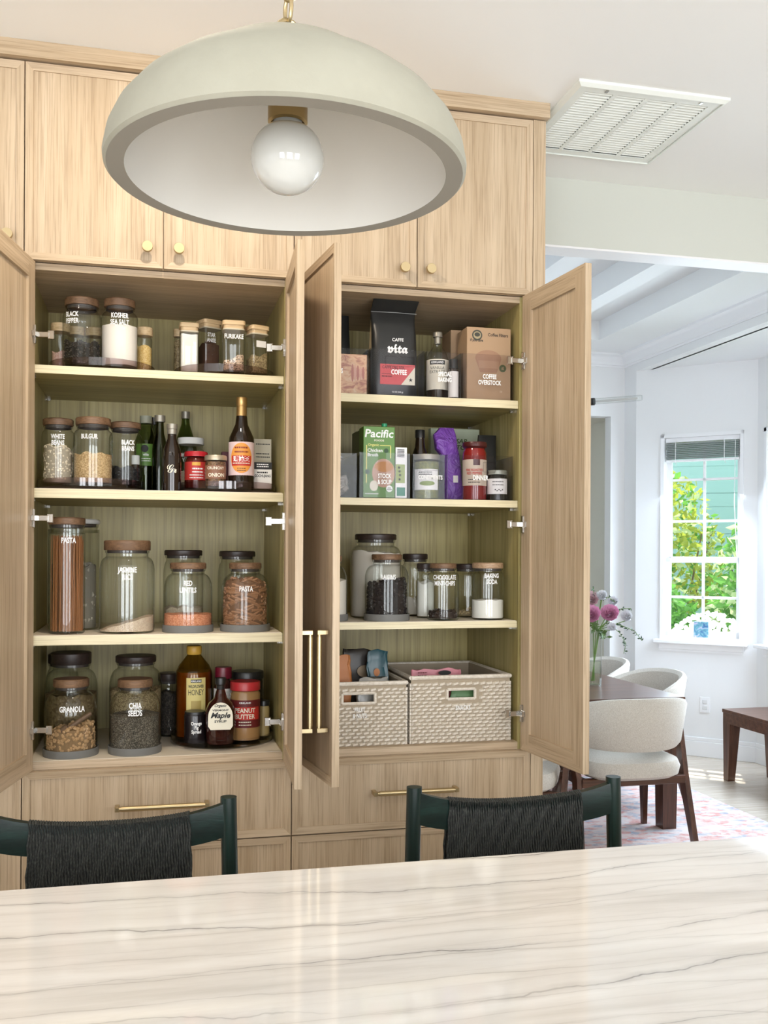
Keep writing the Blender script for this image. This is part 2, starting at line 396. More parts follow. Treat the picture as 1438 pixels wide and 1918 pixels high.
prof = [(0, 3.0), (.010, 3.0), (.014, 3.012), (.022, 3.016), (.026, 3.032), (.034, 3.040), (.044, 3.062), (.062, 3.080), (.074, 3.086), (.078, 3.10), (0, 3.10)]
struct(MB().ringloft([[(1.0, 4.2-d, z) for d, z in prof], [(4.02-d, 4.2-d, z) for d, z in prof], [(4.02-d, .634, z) for d, z in prof]]).build('trim_crown', trimm, smooth=True))
struct(MB().box(4.02, 4.12, .634, 4.01, 2.945, 3.3).build('wall_bay_header', wallm))
BAY = [(4.02, 4.01), (4.657, 3.375), (4.657, 1.25), (4.02, .634)]
poly = BAY+[(4.02, .634)]
struct(MB().prism([(4.10, 3.99), (4.72, 3.40), (4.72, 1.20), (4.10, .64)], 2.945, 3.05).build('ceiling_bay', wallm))
struct(MB().prism([(3.9, 4.50), (4.50, 4.50), (5.20, 3.80), (5.20, -.2), (3.9, -.2)], 3.30, 3.36).build('added_sun_eave', trimm))  # unseen eave, added and sized to cut down the sun patch indoors
def wall_seg(name, p0, p1, z0, z1, t, ops, m=wallm):
    """a straight wall from p0 to p1, openings (s0, s1, za, zb); the room lies to the right of p0->p1"""
    p0, p1 = Vector(p0), Vector(p1); ln = (p1-p0).length; b = MB(); cur = 0
    for s0, s1, za, zb in sorted(ops):
        b.box(cur, s0, 0, t, z0, z1).box(s0, s1, 0, t, z0, za).box(s0, s1, 0, t, zb, z1); cur = s1
    b.box(cur, ln, 0, t, z0, z1)
    ang = math.atan2(p1.y-p0.y, p1.x-p0.x); o = struct(b.build(name, m, None, (p0.x, p0.y, 0), ang))
    return o, ang
W1 = (.205, .790, .872, 2.42)
w1o, a1 = wall_seg('wall_bay_far', BAY[0], BAY[1], 0, 2.95, .12, [W1])
W2 = (.10, 2.02, .872, 2.42)
w2o, a2 = wall_seg('wall_bay_middle', BAY[1], BAY[2], 0, 2.95, .12, [W2])
wall_seg('wall_bay_near', BAY[2], BAY[3], 0, 2.95, .12, [])
def window(n, p0, ang, W, cols, rows, meet):
    s0, s1, z0, z1 = W; loc = (p0[0], p0[1], 0)
    f = MB()                                                   # jamb lining and casing bead
    f.box(s0-.012, s0+.014, -.012, .12, z0, z1+.012).box(s1-.014, s1+.012, -.012, .12, z0, z1+.012).box(s0-.012, s1+.012, -.012, .12, z1-.014, z1+.012).box(s0, s1, .0, .12, z0, z0+.02)
    o = struct(f.build('window_%d' % n, trimm, None, loc, ang))
    MB().box(s0-.05, s1+.05, -.07, .03, z0-.03, z0, .006).build('window_sill', trimm, o)
    MB().box(s0-.02, s1+.02, -.02, 0, z0-.075, z0-.03, .004).box(s0-.015, s1+.015, -.012, 0, z0-.09, z0-.075).build('window_apron', trimm, o)
    a, c = s0+.014, s1-.014; st = .035
    for za, zb, yy in ((z0+.02, meet, .058), (meet-.035, z1-.014, .088)):
        q = MB().box(a, a+st, yy, yy+.03, za, zb).box(c-st, c, yy, yy+.03, za, zb).box(a, c, yy, yy+.03, za, za+st+.01).box(a, c, yy, yy+.03, zb-st, zb)
        sh = q.build('sash', trimm, o); nr = 2 if zb == meet else 3; mu = MB()
        for i in range(1, cols): xm = a+(c-a)*i/cols; mu.box(xm-.009, xm+.009, yy+.004, yy+.026, za+st, zb-st)
        for i in range(1, nr): zm = za+(zb-za)*i/nr; mu.box(a+st, c-st, yy+.004, yy+.026, zm-.009, zm+.009)
        mu.build('muntin', trimm, sh)
        for i in range(cols):
            for j in range(nr):
                MB().box(a+(c-a)*i/cols+.01, a+(c-a)*(i+1)/cols-.01, yy+.013, yy+.016, za+(zb-za)*j/nr+.01, za+(zb-za)*(j+1)/nr-.01).build('pane', pane, sh)
    return o
win1 = window(1, BAY[0], a1, W1, 2, 5, 1.49)
win2 = window(2, BAY[1], a2, W2, 6, 5, 1.49)
for nm, p0, ang, ln in (('baseboard_bay_far', BAY[0], a1, .9), ('baseboard_bay_middle', BAY[1], a2, 2.125)):
    struct(MB().box(.0, ln, -.016, 0, 0, .115, .003).box(.0, ln, -.012, 0, .115, .145, .003).build(nm, trimm, None, (p0[0], p0[1], 0), ang))
struct(MB().box(1.0, 3.0, 4.184, 4.2, 0, .145, .003).box(3.9, 4.02, 4.184, 4.2, 0, .145, .003).build('baseboard_dining_back', trimm))
# raised blind in the far bay window
bl = thing('window_blind', 'raised grey slatted blind at the top of the paned bay window', 'blind', (BAY[0][0], BAY[0][1], 0), a1)
blm = mat('blind_slat', (.24, .27, .26), .5)
MB().box(W1[0]+.02, W1[1]-.02, .02, .05, 2.372, 2.406, .003).build('head_rail', trimm, bl)
for i in range(9): MB().box(W1[0]+.024, W1[1]-.024, .015, .052, 2.246+i*.0135, 2.255+i*.0135).build('slat', blm, bl)
MB().box(W1[0]+.022, W1[1]-.022, .015, .053, 2.222, 2.24, .004).build('bottom_rail', trimm, bl)
for s in (.30, .66): MB().tube([(s, .012, 2.39), (s, .010, 2.22), (s+.012, .008, 2.20)], .003, 6).build('cord', trimm, bl)
MB().tube([(W1[1]-.05, .01, 2.37), (W1[1]-.05, -.020, 1.9), (W1[1]-.02, -.024, 1.3), (W1[1]+.03, -.03, .92)], .0025, 6).build('pull_cord', trimm, bl)

# outside: clapboard house and shrubs
outm = mat('teal_clapboard', (.30, .50, .47), .7)
hs = thing('clapboard_house', 'teal clapboard house wall seen through the bay window', 'house', (6.9, 7.6, -.3), R_(-32))
for i in range(26): MB().box(-2.6, 2.6, -.02+.0, .03, i*.16, i*.16+.168).build('clapboard', outm, hs).rotation_euler = (R_(5), 0, 0)
MB().box(-2.6, 2.6, .05, .2, 0, 4.3).build('backing_wall', outm, hs)
MB().ringloft([[(-2.6, -.10, 3.05), (-2.6, .02, 3.05), (-2.6, .02, 3.25), (-2.6, -.10, 3.25)], [(-.25, -.10, 2.05), (-.25, .02, 2.05), (-.25, .02, 2.27), (-.25, -.10, 2.27)]]).build('rake_board', trimm, hs)
gr = MB().box(3.9, 14, -1, 14, -.45, -.30).build('ground', mat('garden_soil', (.16, .2, .08), .9)); struct(gr)
def leafmat(name, c):
    m = mat(name, c, .5); b = bsdf(m); t = N(m, 'ShaderNodeBsdfTranslucent'); t.inputs[0].default_value = (*c, 1); x = N(m, 'ShaderNodeMixShader'); x.inputs[0].default_value = .5
    L(m, b.outputs[0], x.inputs[1]); L(m, t.outputs[0], x.inputs[2]); L(m, x.outputs[0], m.node_tree.nodes['Material Output'].inputs[0]); return m
lfm = [leafmat('leaf_yellow_green', (.42, .48, .06)), leafmat('leaf_green', (.14, .36, .06)), leafmat('leaf_overexposed', (.62, .72, .40))]  # last one paints overexposed leaves, the glare put into the colour
def shrub(label, loc, rx, rz, n, cols):
    t = thing('garden_shrub', label, 'shrub', loc)
    st = MB()
    for i in range(5):
        a = rng.uniform(0, 6.28); st.tube([(0, 0, 0), (rx*.3*math.cos(a), rx*.3*math.sin(a), rz*.8), (rx*.7*math.cos(a), rx*.7*math.sin(a), rz*1.5)], .018, 5, .006)
    st.build('stem', mat('shrub_bark', (.16, .10, .06), .8), t)
    for ci, fr in cols:
        b = MB()
        for i in range(int(n*fr)):
            while True:
                p = Vector((rng.uniform(-1, 1), rng.uniform(-1, 1), rng.uniform(-1, 1)))
                if .45 < p.length < 1: break
            c = Vector((p.x*rx, p.y*rx, rz+p.z*rz)); M = rrot(); s = rng.uniform(.035, .065)
            b.add([c+M @ Vector(q)*s for q in ((-1, 0, 0), (-.2, -.5, .12), (1, 0, 0), (-.2, .5, .12))], [(0, 1, 2), (0, 2, 3)])
        b.build('foliage', lfm[ci], t, kind='stuff')
shrub('leafy green shrub right outside the bay window', (5.55, 4.50, -.3), .52, 1.15, 3200, ((1, .7), (2, .3)))
shrub('tall yellow-green shrub in front of the teal house wall', (5.45, 6.0, -.3), .58, 1.35, 3000, ((0, .6), (1, .25), (2, .15)))
shrub('low dark green hedge shrub under the far bay window', (4.72, 4.72, -.3), .33, .78, 1800, ((1, 1.0),))
shrub('broad shrub with overexposed leaf colour beside the teal house wall', (6.75, 5.5, -.3), .68, 1.5, 3200, ((1, .4), (2, .35), (0, .25)))

# ================================================================== CABINETS
def front(parent, name, w, h, t=.02, wide=0, lr=1, mp=oakZ):
    """a framed front: x 0..w (lr=1) or -w..0 (lr=-1), outer face y=0; mesh = recessed panel, children stile/rail"""
    f = .021; sx = (lambda x: x) if lr == 1 else (lambda x: -w+x)
    d = MB().box(sx(f-.002), sx(w-f+.002), .008, .0125, f-.002, h-f+.002).build(name, mp, parent)
    def bar(poly_o, m, nm):
        (ax, az), (bx, bz), (cx_, cz), (dx, dz) = poly_o            # outer a->b, inner c->d
        b = MB(); e = .0012
        vs = [(sx(ax), .001, az), (sx(bx), .001, bz), (sx(cx_), .0, cz), (sx(dx), .0, dz)]
        vs = [(sx(ax), 0, az), (sx(bx), 0, bz), (sx(cx_), .0035, cz), (sx(dx), .0035, dz), (sx(ax), t, az), (sx(bx), t, bz), (sx(cx_), t, cz), (sx(dx), t, dz)]
        b.add(vs, [(0, 1, 2, 3), (4, 7, 6, 5), (0, 4, 5, 1), (1, 5, 6, 2), (2, 6, 7, 3), (3, 7, 4, 0)]); return b.build(nm, m, d)
    bar(((0, 0), (0, h), (f, h-f), (f, f)), oakZ, 'stile'); bar(((w, h), (w, 0), (w-f, f), (w-f, h-f)), oakZ, 'stile')
    bar(((0, h), (w, h), (w-f, h-f), (f, h-f)), oakX, 'rail'); bar(((w, 0), (0, 0), (f, f), (w-f, f)), oakX, 'rail')
    if wide:
        g = wide
        for x0, x1 in ((f, g), (w-g, w-f)): MB().box(sx(x0), sx(x1), .0125, t, f, h-f).build('inner_stile', oakZ, d)
        for z0, z1 in ((f, g), (h-g, h-f)): MB().box(sx(g), sx(w-g), .0125, t, z0, z1).build('inner_rail', oakX, d)
    return d
def knob(parent, x, z):
    b = MB(); b.lathe([(0, 0), (.0075, 0), (.0075, -.014), (.0095, -.016), (.0148, -.016), (.0152, -.017), (.0152, -.029), (.0146, -.030), (0, -.030)], 24)
    b.v = [(p[0]+x, p[2], p[1]+z) for p in b.v]
    return b.build('knob', brass, parent, smooth=True)
def bar_pull(parent, x0, x1, z, vertical=False, y=-.032):
    b = MB()
    b.tube([(x0, y, z), (x1, y, z)], .0062, 12)
    for x in (x0, x1):
        b.box(x-.006, x+.006, y-.007, 0, z-.0065, z+.0065, .001)
    b.tube([(x0+.012, y, z), (x1-.012, y, z)], .0078, 12)
    if vertical: b.v = [(-p[2], p[1], p[0]) for p in b.v]
    return b.build('bar_pull', brass, parent, smooth=True)
XA, XB, XC, XD, XE, XR = 0., .381, .762, 1.143, 1.524, 1.565
ZT, ZD, ZR = 2.883, 2.327, .885
def upper(label, x0, xm, x1, knobs):
    t = thing('upper_cabinet', label, 'cabinet', (x0, 0, ZD))
    MB().box(0, x1-x0, .0225, .537, .0, ZT-ZD).build('carcass', oakZ, t)
    ed = [0, xm-x0, x1-x0] if xm else [0, x1-x0]
    for i in range(len(ed)-1):
        d = front(t, 'door', ed[i+1]-ed[i]-.003, ZT-ZD-.002); d.location = (ed[i]+.0015, 0, 0)
        if i < len(knobs):
            p = hit(*knobs[i], Y=-.03); knob(d, p.x-x0-ed[i]-.0015, p.z-ZD)
    return t
upper('oak upper cabinet over the jar pantry, two brass knobs', XA, XB, XC, [(276, 460), (335.5, 464)])
upper('oak upper cabinet over the pantry with baskets, two brass knobs', XC, XD, XE, [(760, 499), (809, 502)])
upper('oak upper cabinet above the closed tall cabinet', XA-.762, XA-.381, XA, [(-240, 430), (12, 436)])
tl = thing('tall_cabinet', 'closed tall oak cabinet beside the open jar pantry', 'cabinet', (XA-.762, 0, 0))
MB().box(0, .762, .0225, .537, .1, ZD-.003).build('carcass', oakZ, tl)
MB().box(0, .762, .06, .537, 0, .1).build('toe_kick', kick_dark, tl)
for i in (0, 1): d = front(tl, 'door', .378, ZD-.112); d.location = (i*.381+.0015, 0, .108)
struct(MB().box(XA-.762, 1.571, -.02, .54, ZT+.003, KC).build('trim_cornice', oakX))

def base(label, x0, x1, pull):
    t = thing('drawer_base', label, 'cabinet', (x0, 0, 0)); wd = x1-x0
    MB().box(0, wd, .0225, .537, .1, ZR-.001).build('carcass', oakZ, t); MB().box(0, wd, .06, .537, 0, .1).build('toe_kick', kick_dark, t)
    for i, (z0, z1) in enumerate(((.662, .884), (.392, .658), (.112, .388))):
        d = front(t, 'drawer', wd-.003, z1-z0); d.location = (.0015, 0, z0)
        a = hit(pull[0], pull[2], Y=-.03); c = hit(pull[1], pull[3], Y=-.03)
        zz = (a.z+c.z)/2-.662 if i == 0 else (z1-z0)*.55
        bar_pull(d, a.x-x0-.0015, c.x-x0-.0015, zz)
base('oak drawer base under the pantry of glass jars', XA, XC, (219, 388, 1517, 1506))
base('oak drawer base under the pantry of woven baskets', XC, XE, (703, 855, 1487, 1479))

def pantry(label, x0, x1, il, ir, shelves, liners):
    t = thing('pantry_cabinet', label, 'cabinet', (x0, 0, ZR)); o = Vector((x0, 0, ZR))
    B = lambda *a: MB().box(a[0]-x0, a[1]-x0, a[2], a[3], a[4]-ZR, a[5]-ZR)
    B(x0+.001, il, .0225, .537, ZR, ZD-.003).build('side_panel', plyZ, t); B(ir, x1-.001, .0225, .537, ZR, ZD-.003).build('side_panel', plyZ, t)
    B(il, ir, .5325, .537, ZR, ZD-.003).build('back_panel', plyZ, t)
    B(il, ir, .0225, .5325, 2.305, ZD-.003).build('top_panel', oakX, t)
    B(il, ir, .0225, .5325, ZR, .908).build('bottom_panel', oakX, t)
    for z, th, ln in shelves:
        s = B(il+.001, ir-.001, .034, .531, z-th, z).build('shelf', plyX, t)
        B(il+.001, ir-.001, .030, .034, z-th, z).build('edge_band', maple_edge, s)
        for yy in (.07, .50):
            for xx in (il+.006, ir-.006): B(xx-.005, xx+.005, yy, yy+.012, z-th-.008, z-th).build('shelf_pin', chrome, s)
        if ln: B(il+.004, ir-.004, .033, .525, z, z+.0015).build('shelf_liner', liner, s)
    if liners: B(il+.004, ir-.004, .026, .525, .908, .9095).build('shelf_liner', liner, t)
    return t, B
SH_L = [(2.037, .023, False), (1.685, .026, True), (1.2645, .027, True)]
SH_R = [(1.995, .025, False), (1.676, .022, False), (1.2925, .021, True)]
pL, BL = pantry('open oak pantry lined with glass jars, bottles and turntables', XA, XC, .014, .737, SH_L, True)
pR, BR = pantry('open oak pantry with clear bins above and woven baskets below', XC, XE, .790, 1.488, SH_R, False)
BR(1.5245, XR, .0, .537, 0, ZT).build('end_panel', oakZ, pR)
def pdoor(cab, x0, L, deg, lr, pull, ps=.338):
    d = front(cab, 'door', .378, ZD-ZR-.010, wide=.055, lr=lr); d.location = (L[0]-x0, L[1], .004); d.rotation_euler = (0, 0, R_(deg))
    if pull:
        p = bar_pull(d, .145, .405, .0, True, y=-.024); p.location = (lr*ps, 0, 0)
    for z in (.115, .71, 1.225):                                     # hinges
        s = lr; b = MB().box(s*.008, s*.016, .02, .0265, z-.026, z+.026, .001).box(s*.004, s*.03, .02, .031, z-.008, z+.008, .001)
        b.box(s*.0, s*.012, .024, .062, z-.0075, z+.0075, .001).box(s*.001, s*.009, .058, .075, z-.012, z+.012, .001)
        b.build('hinge', chrome, d)
    return d
pdoor(pL, XA, (.0104, .004), -101.3, 1, True)
pdoor(pL, XA, (.756, .0), 86.8, -1, True)
pdoor(pR, XC, (.770, .0), -83.3, 1, True)
pdoor(pR, XC, (1.509, .002), 95.7, -1, True, .305)

# ================================================================== ISLAND, STOOLS, PENDANT
tag(MB().box(-1.1, 2.9, -2.25, -1.09, .882, .914, .003).build('island_worktop', stone), 'polished cream quartzite island worktop with grey veins', 'worktop')
isl = thing('kitchen_island', 'oak island cabinet carrying the quartzite worktop', 'island', (0, 0, 0))
MB().box(-.95, 2.75, -2.2, -1.45, .1, .882).build('body', oakZ, isl); MB().box(-.9, 2.7, -2.15, -1.5, 0, .1).build('toe_kick', kick_dark, isl)
for i in range(5): q = front(isl, 'panel', .72, .74); q.location = (-.93+.735*i+.72, -1.43, .12); q.rotation_euler = (0, 0, math.pi)

def stool(label, xl, xr, y, gr):
    wd = xr-xl; t = thing('counter_stool', label, 'stool', ((xl+xr)/2, y, 0), 0, gr); h = wd/2
    for s in (-1, 1):
        MB().tube([(s*(h+.020), -.0, 0), (s*(h+.012), .0, .45), (s*h, 0, .968), (s*h, 0, .976), (s*h, 0, .980)], .0175, 14).build('back_leg', dark_woodZ, t, smooth=True)
        MB().tube([(s*(h+.02), -.40, 0), (s*(h), -.40, .655)], .0165, 12).build('front_leg', dark_woodZ, t, smooth=True)
        MB().tube([(s*(h+.016), 0, .22), (s*(h+.016), -.40, .22)], .010, 8).build('side_stretcher', dark_wood, t, smooth=True)
        MB().box(s*h-.011, s*h+.011, -.40, .0, .615, .650, .004).build('seat_rail', dark_wood, t)
    def rail(x):                                                   # crest rail centre line
        q = x/h; return (x, .026*(1-q*q)-.004, .924-.026*(1-q*q)+.012*q**4)
    n = 28; rings = []
    for i in range(n+1):
        p = rail(-h+wd*i/n); e = .030+.006*abs(2*i/n-1)
        rings.append([(p[0], p[1]-.010, p[2]-e), (p[0], p[1]+.010, p[2]-e), (p[0], p[1]+.0115, p[2]), (p[0], p[1]+.010, p[2]+e), (p[0], p[1]-.010, p[2]+e), (p[0], p[1]-.0115, p[2])])
    MB().ringloft(rings).build('crest_rail', dark_wood, t, smooth=True)
    def low(x): return (x, .014*(1-(x/h)**2), .70)
    MB().tube([low(-h+wd*i/10) for i in range(11)], .011, 8).build('lower_rail', dark_wood, t, smooth=True)
    nc = 62; cw = .325; cb = MB()                                   # paper cord wound over both rails
    for i in range(nc):
        x = -cw/2+cw*(i+.5)/nc; p = Vector(rail(x)); q = Vector(low(x*1.07)); e = .034
        for side in (-1, 1):
            pts = []
            for kk in range(13):
                u = kk/12; c = p.lerp(q, u); zz = (p.z+e)*(1-u)+(q.z-.012)*u
                yy = c.y+side*(.0145-.004*u); pts.append((c.x+.0016*math.sin(kk*2.2+i), yy, zz))
            if side == -1: pts = [(p.x, p.y, p.z+e+.004)]+pts
            cb.tube(pts, .0030, 5)
    for i in range(nc-1):
        x0_, x1_ = -cw/2+cw*(i+.5)/nc, -cw/2+cw*(i+1.5)/nc; p0_, p1_, q0_, q1_ = Vector(rail(x0_)), Vector(rail(x1_)), Vector(low(x0_*1.07)), Vector(low(x1_*1.07)); ez = Vector((0, 0, .03))
        cb.add([p0_+ez, p1_+ez, q1_, q0_], [(0, 1, 2, 3)])
    cb.build('woven_cord_back', cordm, t, kind='stuff')
    sb = MB()
    for i in range(70): yy = -.39+.38*i/70; sb.tube([(-h, yy, .648), (-h*.5, yy, .640), (h*.5, yy, .640), (h, yy, .648)], .0035, 5)
    sb.build('woven_cord_seat', cordm, t, kind='stuff')
    for yy, z in ((0, .30), (-.40, .26)): MB().tube([(-h-.014, yy, z), (h+.014, yy, z)], .011, 8).build('stretcher', dark_wood, t, smooth=True)
stool('dark green stool with black cord back before the drawers of the jar pantry', .027, .514, -.782, 'stools at the island')
stool('dark green stool with black cord back before the drawers of the basket pantry', .927, 1.414, -.782, 'stools at the island')

pd = thing('pendant_lamp', 'large plaster dome pendant lamp with globe bulb over the island', 'lamp', (.567, -1.275, 2.127))
Ro = .2975; out = [(Ro-.007, 0), (Ro-.001, .005), (Ro, .014), (Ro-.006, .045), (Ro-.020, .075), (Ro-.047, .108), (Ro-.085, .138), (Ro-.13, .163), (.135, .187), (.085, .205), (.035, .214), (0, .215)]
inn = [(Ro-.034, .0), (Ro-.037, .015), (Ro-.048, .050), (Ro-.075, .088), (Ro-.115, .120), (Ro-.165, .146), (.09, .164), (0, .170)]
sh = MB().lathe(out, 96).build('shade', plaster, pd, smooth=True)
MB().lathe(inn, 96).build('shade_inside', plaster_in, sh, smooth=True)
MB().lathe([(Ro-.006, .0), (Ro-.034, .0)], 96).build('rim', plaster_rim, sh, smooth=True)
MB().lathe([(0, .17), (.033, .17), (.033, .093), (.029, .090), (.027, .098), (.0, .098)], 32).build('socket', brassd, pd, smooth=True)
g = [(0.0, .106), (.024, .112), (.0245, .094), (.027, .084)]
for i in range(1, 15):
    a = R_(28+152*i/14); g.append((.061*math.sin(a), .034+.060*math.cos(a)))
MB().lathe(g, 40).build('bulb', bulbm, pd, smooth=True)
ch = MB()
def link(c, r, rr, turn, flat=1.0):
    pts = [Vector((c[0]+r*math.sin(a)*(math.cos(turn)), c[1]+r*math.sin(a)*math.sin(turn), c[2]+r*flat*math.cos(a))) for a in [2*math.pi*i/16 for i in range(17)]]
    ch.tube(pts, rr, 8)
ch.tube([(0, 0, .195), (0, 0, .226)], .006, 10)
link((0, 0, .236), .022, .0042, .25, 1.25)
for i in range(1, 14): link((0, 0, .236+.038*i+.008), .014, .0035, .25+math.pi/2*i, 1.7)
ch.build('chain', brass, pd, smooth=True)
MB().lathe([(0, .796), (.06, .796), (.06, .775), (.012, .765), (0, .765)], 32).build('ceiling_canopy', brass, pd, smooth=True)

def downlight(label, x, y, e):
    t = thing('recessed_light', label, 'light', (x, y, KC))
    MB().lathe([(.075, 0), (.075, -.004), (.055, -.006), (.05, .0)], 32).build('trim_ring', trimm, t, smooth=True)
    MB().lathe([(.05, -.001), (0, -.001)], 24).build('lens', mat('lamp_lens', (1, 1, 1), .5, emit=(1, .9, .75, 6)), t)
    light('recessed_light_beam', 'AREA', (x, y, KC-.01), e, (1, .84, .66), .09, target=(x, y+.25, 0))
downlight('recessed ceiling light in front of the upper cabinets', .41, -.66, 8)
downlight('added recessed ceiling light, unseen above the end of the island', 1.9, -2.6, 4)  # unseen lamp, added as extra warm light over the island
downlight('added recessed ceiling light, unseen above the kitchen aisle', -.9, -2.6, 4)  # another added lamp out of view, for more warm light

# return-air grille in the ceiling
vt = thing('ceiling_vent', 'white square louvred air return in the ceiling beside the cabinets', 'vent', (1.846, .064, KC))
hw = .255
fr = MB()
for a in range(4):
    M = Matrix.Rotation(a*math.pi/2, 3, 'Z'); pr = [(hw, 0), (hw, -.008), (hw-.012, -.016), (hw-.016, -.016), (hw-.016, 0)]
    fr.ringloft([[M @ Vector((d, -d, z)) for d, z in pr], [M @ Vector((d, d, z)) for d, z in pr]])
fr.build('frame', ventm, vt)
fp = MB(); iw = hw-.018; cols = [(-iw+.024+i*.1085, -iw+.024+i*.1085+.094) for i in range(4)]
fp.box(-iw, iw, -iw, -iw+.03, -.012, -.009).box(-iw, iw, iw-.03, iw, -.012, -.009)
xx = -iw
for a, c in cols: fp.box(xx, a, -iw+.03, iw-.03, -.012, -.009); xx = c
fp.box(xx, iw, -iw+.03, iw-.03, -.012, -.009).build('face_plate', ventm, vt)
for a, c in cols:
    lv = MB()
    for i in range(24):
        y = -iw+.033+i*(2*iw-.066)/24
        lv.add([(a, y, -.001), (c, y, -.001), (c, y+.0085, -.0115), (a, y+.0085, -.0115), (a, y, .0), (c, y, .0), (c, y+.0085, -.0100), (a, y+.0085, -.0100)], [(0, 1, 2, 3), (7, 6, 5, 4), (0, 4, 5, 1), (2, 6, 7, 3), (0, 3, 7, 4), (1, 5, 6, 2)])
    lv.build('louver', ventm, vt, kind='stuff')
for x in (-.15, .17): MB().box(x-.004, x+.004, -iw+.004, -iw+.020, -.015, -.012).build('latch', chrome, vt)
MB().box(-iw, iw, -iw, iw, -.0008, -.0002).build('duct_shade_sheet', mat('duct_shade', (.10, .11, .10), .8), vt)  # thin dark sheet painting the shade seen between the louvers

# ================================================================== WHAT STANDS ON THE SHELVES
S1, S2, S3, S4 = 2.037, 1.6865, 1.266, .9095
R1, R2, R3, R4 = 1.995, 1.676, 1.294, .908
TT = .0185                                      # floor of a turntable above its shelf
def zpx(u, v, Y, Z): return hit(u, v, Y=Y).z-Z
def turntable(label, u0, u1, Y, Z, m, rim=.034):
    X = xat((u0+u1)/2, Y, Z); r = (xat(u1, Y, Z)-xat(u0, Y, Z))/2
    t = thing('turntable', label, 'turntable', (X, Y, Z), 0, 'turntables in the jar pantry')
    MB().lathe([(0, .012), (r-.004, .012), (r-.004, rim), (r, rim), (r, .010), (r-.008, .006), (0, .006)], 64).build('tray', m, t, smooth=True)
    MB().lathe([(0, .006), (r*.55, .006), (r*.55, 0), (0, 0)], 40).build('base', m, t, smooth=True)
    MB().lathe([(r*.55, .0125), (r*.55, .0165), (0, .0165)], 40).build('tray_mat', m, t, smooth=True)
turntable('smoky turntable carrying the black pepper and kosher salt jars', 93, 291, .205, S1, smoke)
turntable('smoky turntable carrying the square bamboo-lidded spice jars', 327, 513, .205, S1, smoke)
turntable('smoky turntable carrying the white bean and bulgur jars', 71, 271, .205, S2, smoke)
turntable('smoky turntable carrying the soy sauce and chilli jars', 336, 516, .205, S2, smoke)
turntable('clear turntable carrying the honey and peanut butter', 320, 511, .205, S4, acrylic)

def contents(X, Y, Z, R, h, label, m, slope=0, rough=.004, pieces=None, z0=.006, sq=False, name='jar_contents', cat='food', lim=None):
    """what fills a jar: a solid heap, or single pieces heaped against the glass; lim(z) is the inside radius of the glass"""
    b = MB(); n = 36; rr = rng.random()*9; lim = lim or (lambda z: R)
    def top(x, y): return max(z0+.004, h+slope*x/R+rough*(math.sin(x*140+rr)+math.sin(y*110+2*rr)))
    core = .90 if pieces else 1
    def dirs():
        for i in range(n):
            a = 2*math.pi*i/n; k = 1/max(abs(math.cos(a)), abs(math.sin(a)))**.8 if sq else 1
            yield math.sin(a), -math.cos(a), k
    def side(t):
        out = []
        for cx_, cy_, k in dirs():
            z = z0+(top(R*cx_, R*cy_)-z0)*t; f = min(R, lim(z))*core*k; out.append((f*cx_, f*cy_, z))
        return out
    def cap_(f): return [(x*f, y*f, top(x*f, y*f) if f < .95 else z) for x, y, z in side(1.0)]
    b.ringloft([[(x*.98, y*.98, z) for x, y, z in side(0)]]+[side(t) for t in (.03, .3, .5, .62, .72, .80, .87, .93, 1.0)]+[cap_(f) for f in (.7, .4, .08)])
    ncore = len(b.f)
    if pieces:
        shape, cnt, sz = pieces; off = sz*{'bean': .66, 'chunk': .60, 'star': 1.12, 'penne': .45}[shape]
        for i in range(cnt):
            a = rng.uniform(0, 6.28); k = rng.uniform(.72, 1.0)*sz
            if i < cnt*.72:
                z = rng.uniform(z0+off, max(z0+off*1.1, top(R*math.sin(a), -R*math.cos(a))-sz*.2)); f = min(R, lim(z+sz*.4))-off
            else:
                f = (min(R, lim(h+sz))-off)*math.sqrt(rng.random()); z = top(f*math.sin(a), -f*math.cos(a))+sz*.05
            x, y = f*math.sin(a), -f*math.cos(a)
            if shape == 'bean': b.blob((x, y, z), k*.62, k*.40, k*.36, rrot(), 6, 4)
            elif shape == 'chunk': b.blob((x, y, z), k*.55, k*.45, k*.38, rrot(), 5, 3)
            elif shape == 'star':
                M = rrot()
                for q in range(6): d = M @ Vector((math.cos(q*1.047), math.sin(q*1.047), .15)); b.tube([(x, y, z), Vector((x, y, z))+d*k], k*.16, 4, k*.03)
            elif shape == 'penne':
                M = Matrix.Rotation(a, 3, 'Z') @ Matrix.Rotation(rng.uniform(-.5, .5), 3, 'Y'); d = M @ Vector((k, 0, 0)); b.tube([Vector((x, y, z))-d, Vector((x, y, z))+d], k*.24, 6)
    o = b.build(name, m, None, (X, Y, Z), smooth=not pieces)
    if pieces:
        c = bsdf(m).inputs['Base Color'].default_value; o.data.materials.append(mat(m.name+'_gap_shade', tuple(q*.52 for q in c[:3]), .9))  # core in darkened piece colour, painting the shade between the pieces
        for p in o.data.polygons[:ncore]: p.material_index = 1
    return tag(o, label, cat, None, 'stuff')
def spaghetti(X, Y, Z, R, h, label, m):
    b = MB()
    for i in range(130):
        a = rng.uniform(0, 6.28); f = (R-.003)*math.sqrt(rng.uniform(.3, 1)); a2 = a+rng.uniform(-.25, .25)
        b.tube([(f*math.sin(a), -f*math.cos(a), .008), (f*math.sin(a2), -f*math.cos(a2), h*rng.uniform(.96, 1.03))], .0012, 4)
    return tag(b.build('jar_contents', m, None, (X, Y, Z)), label, 'food', None, 'stuff')

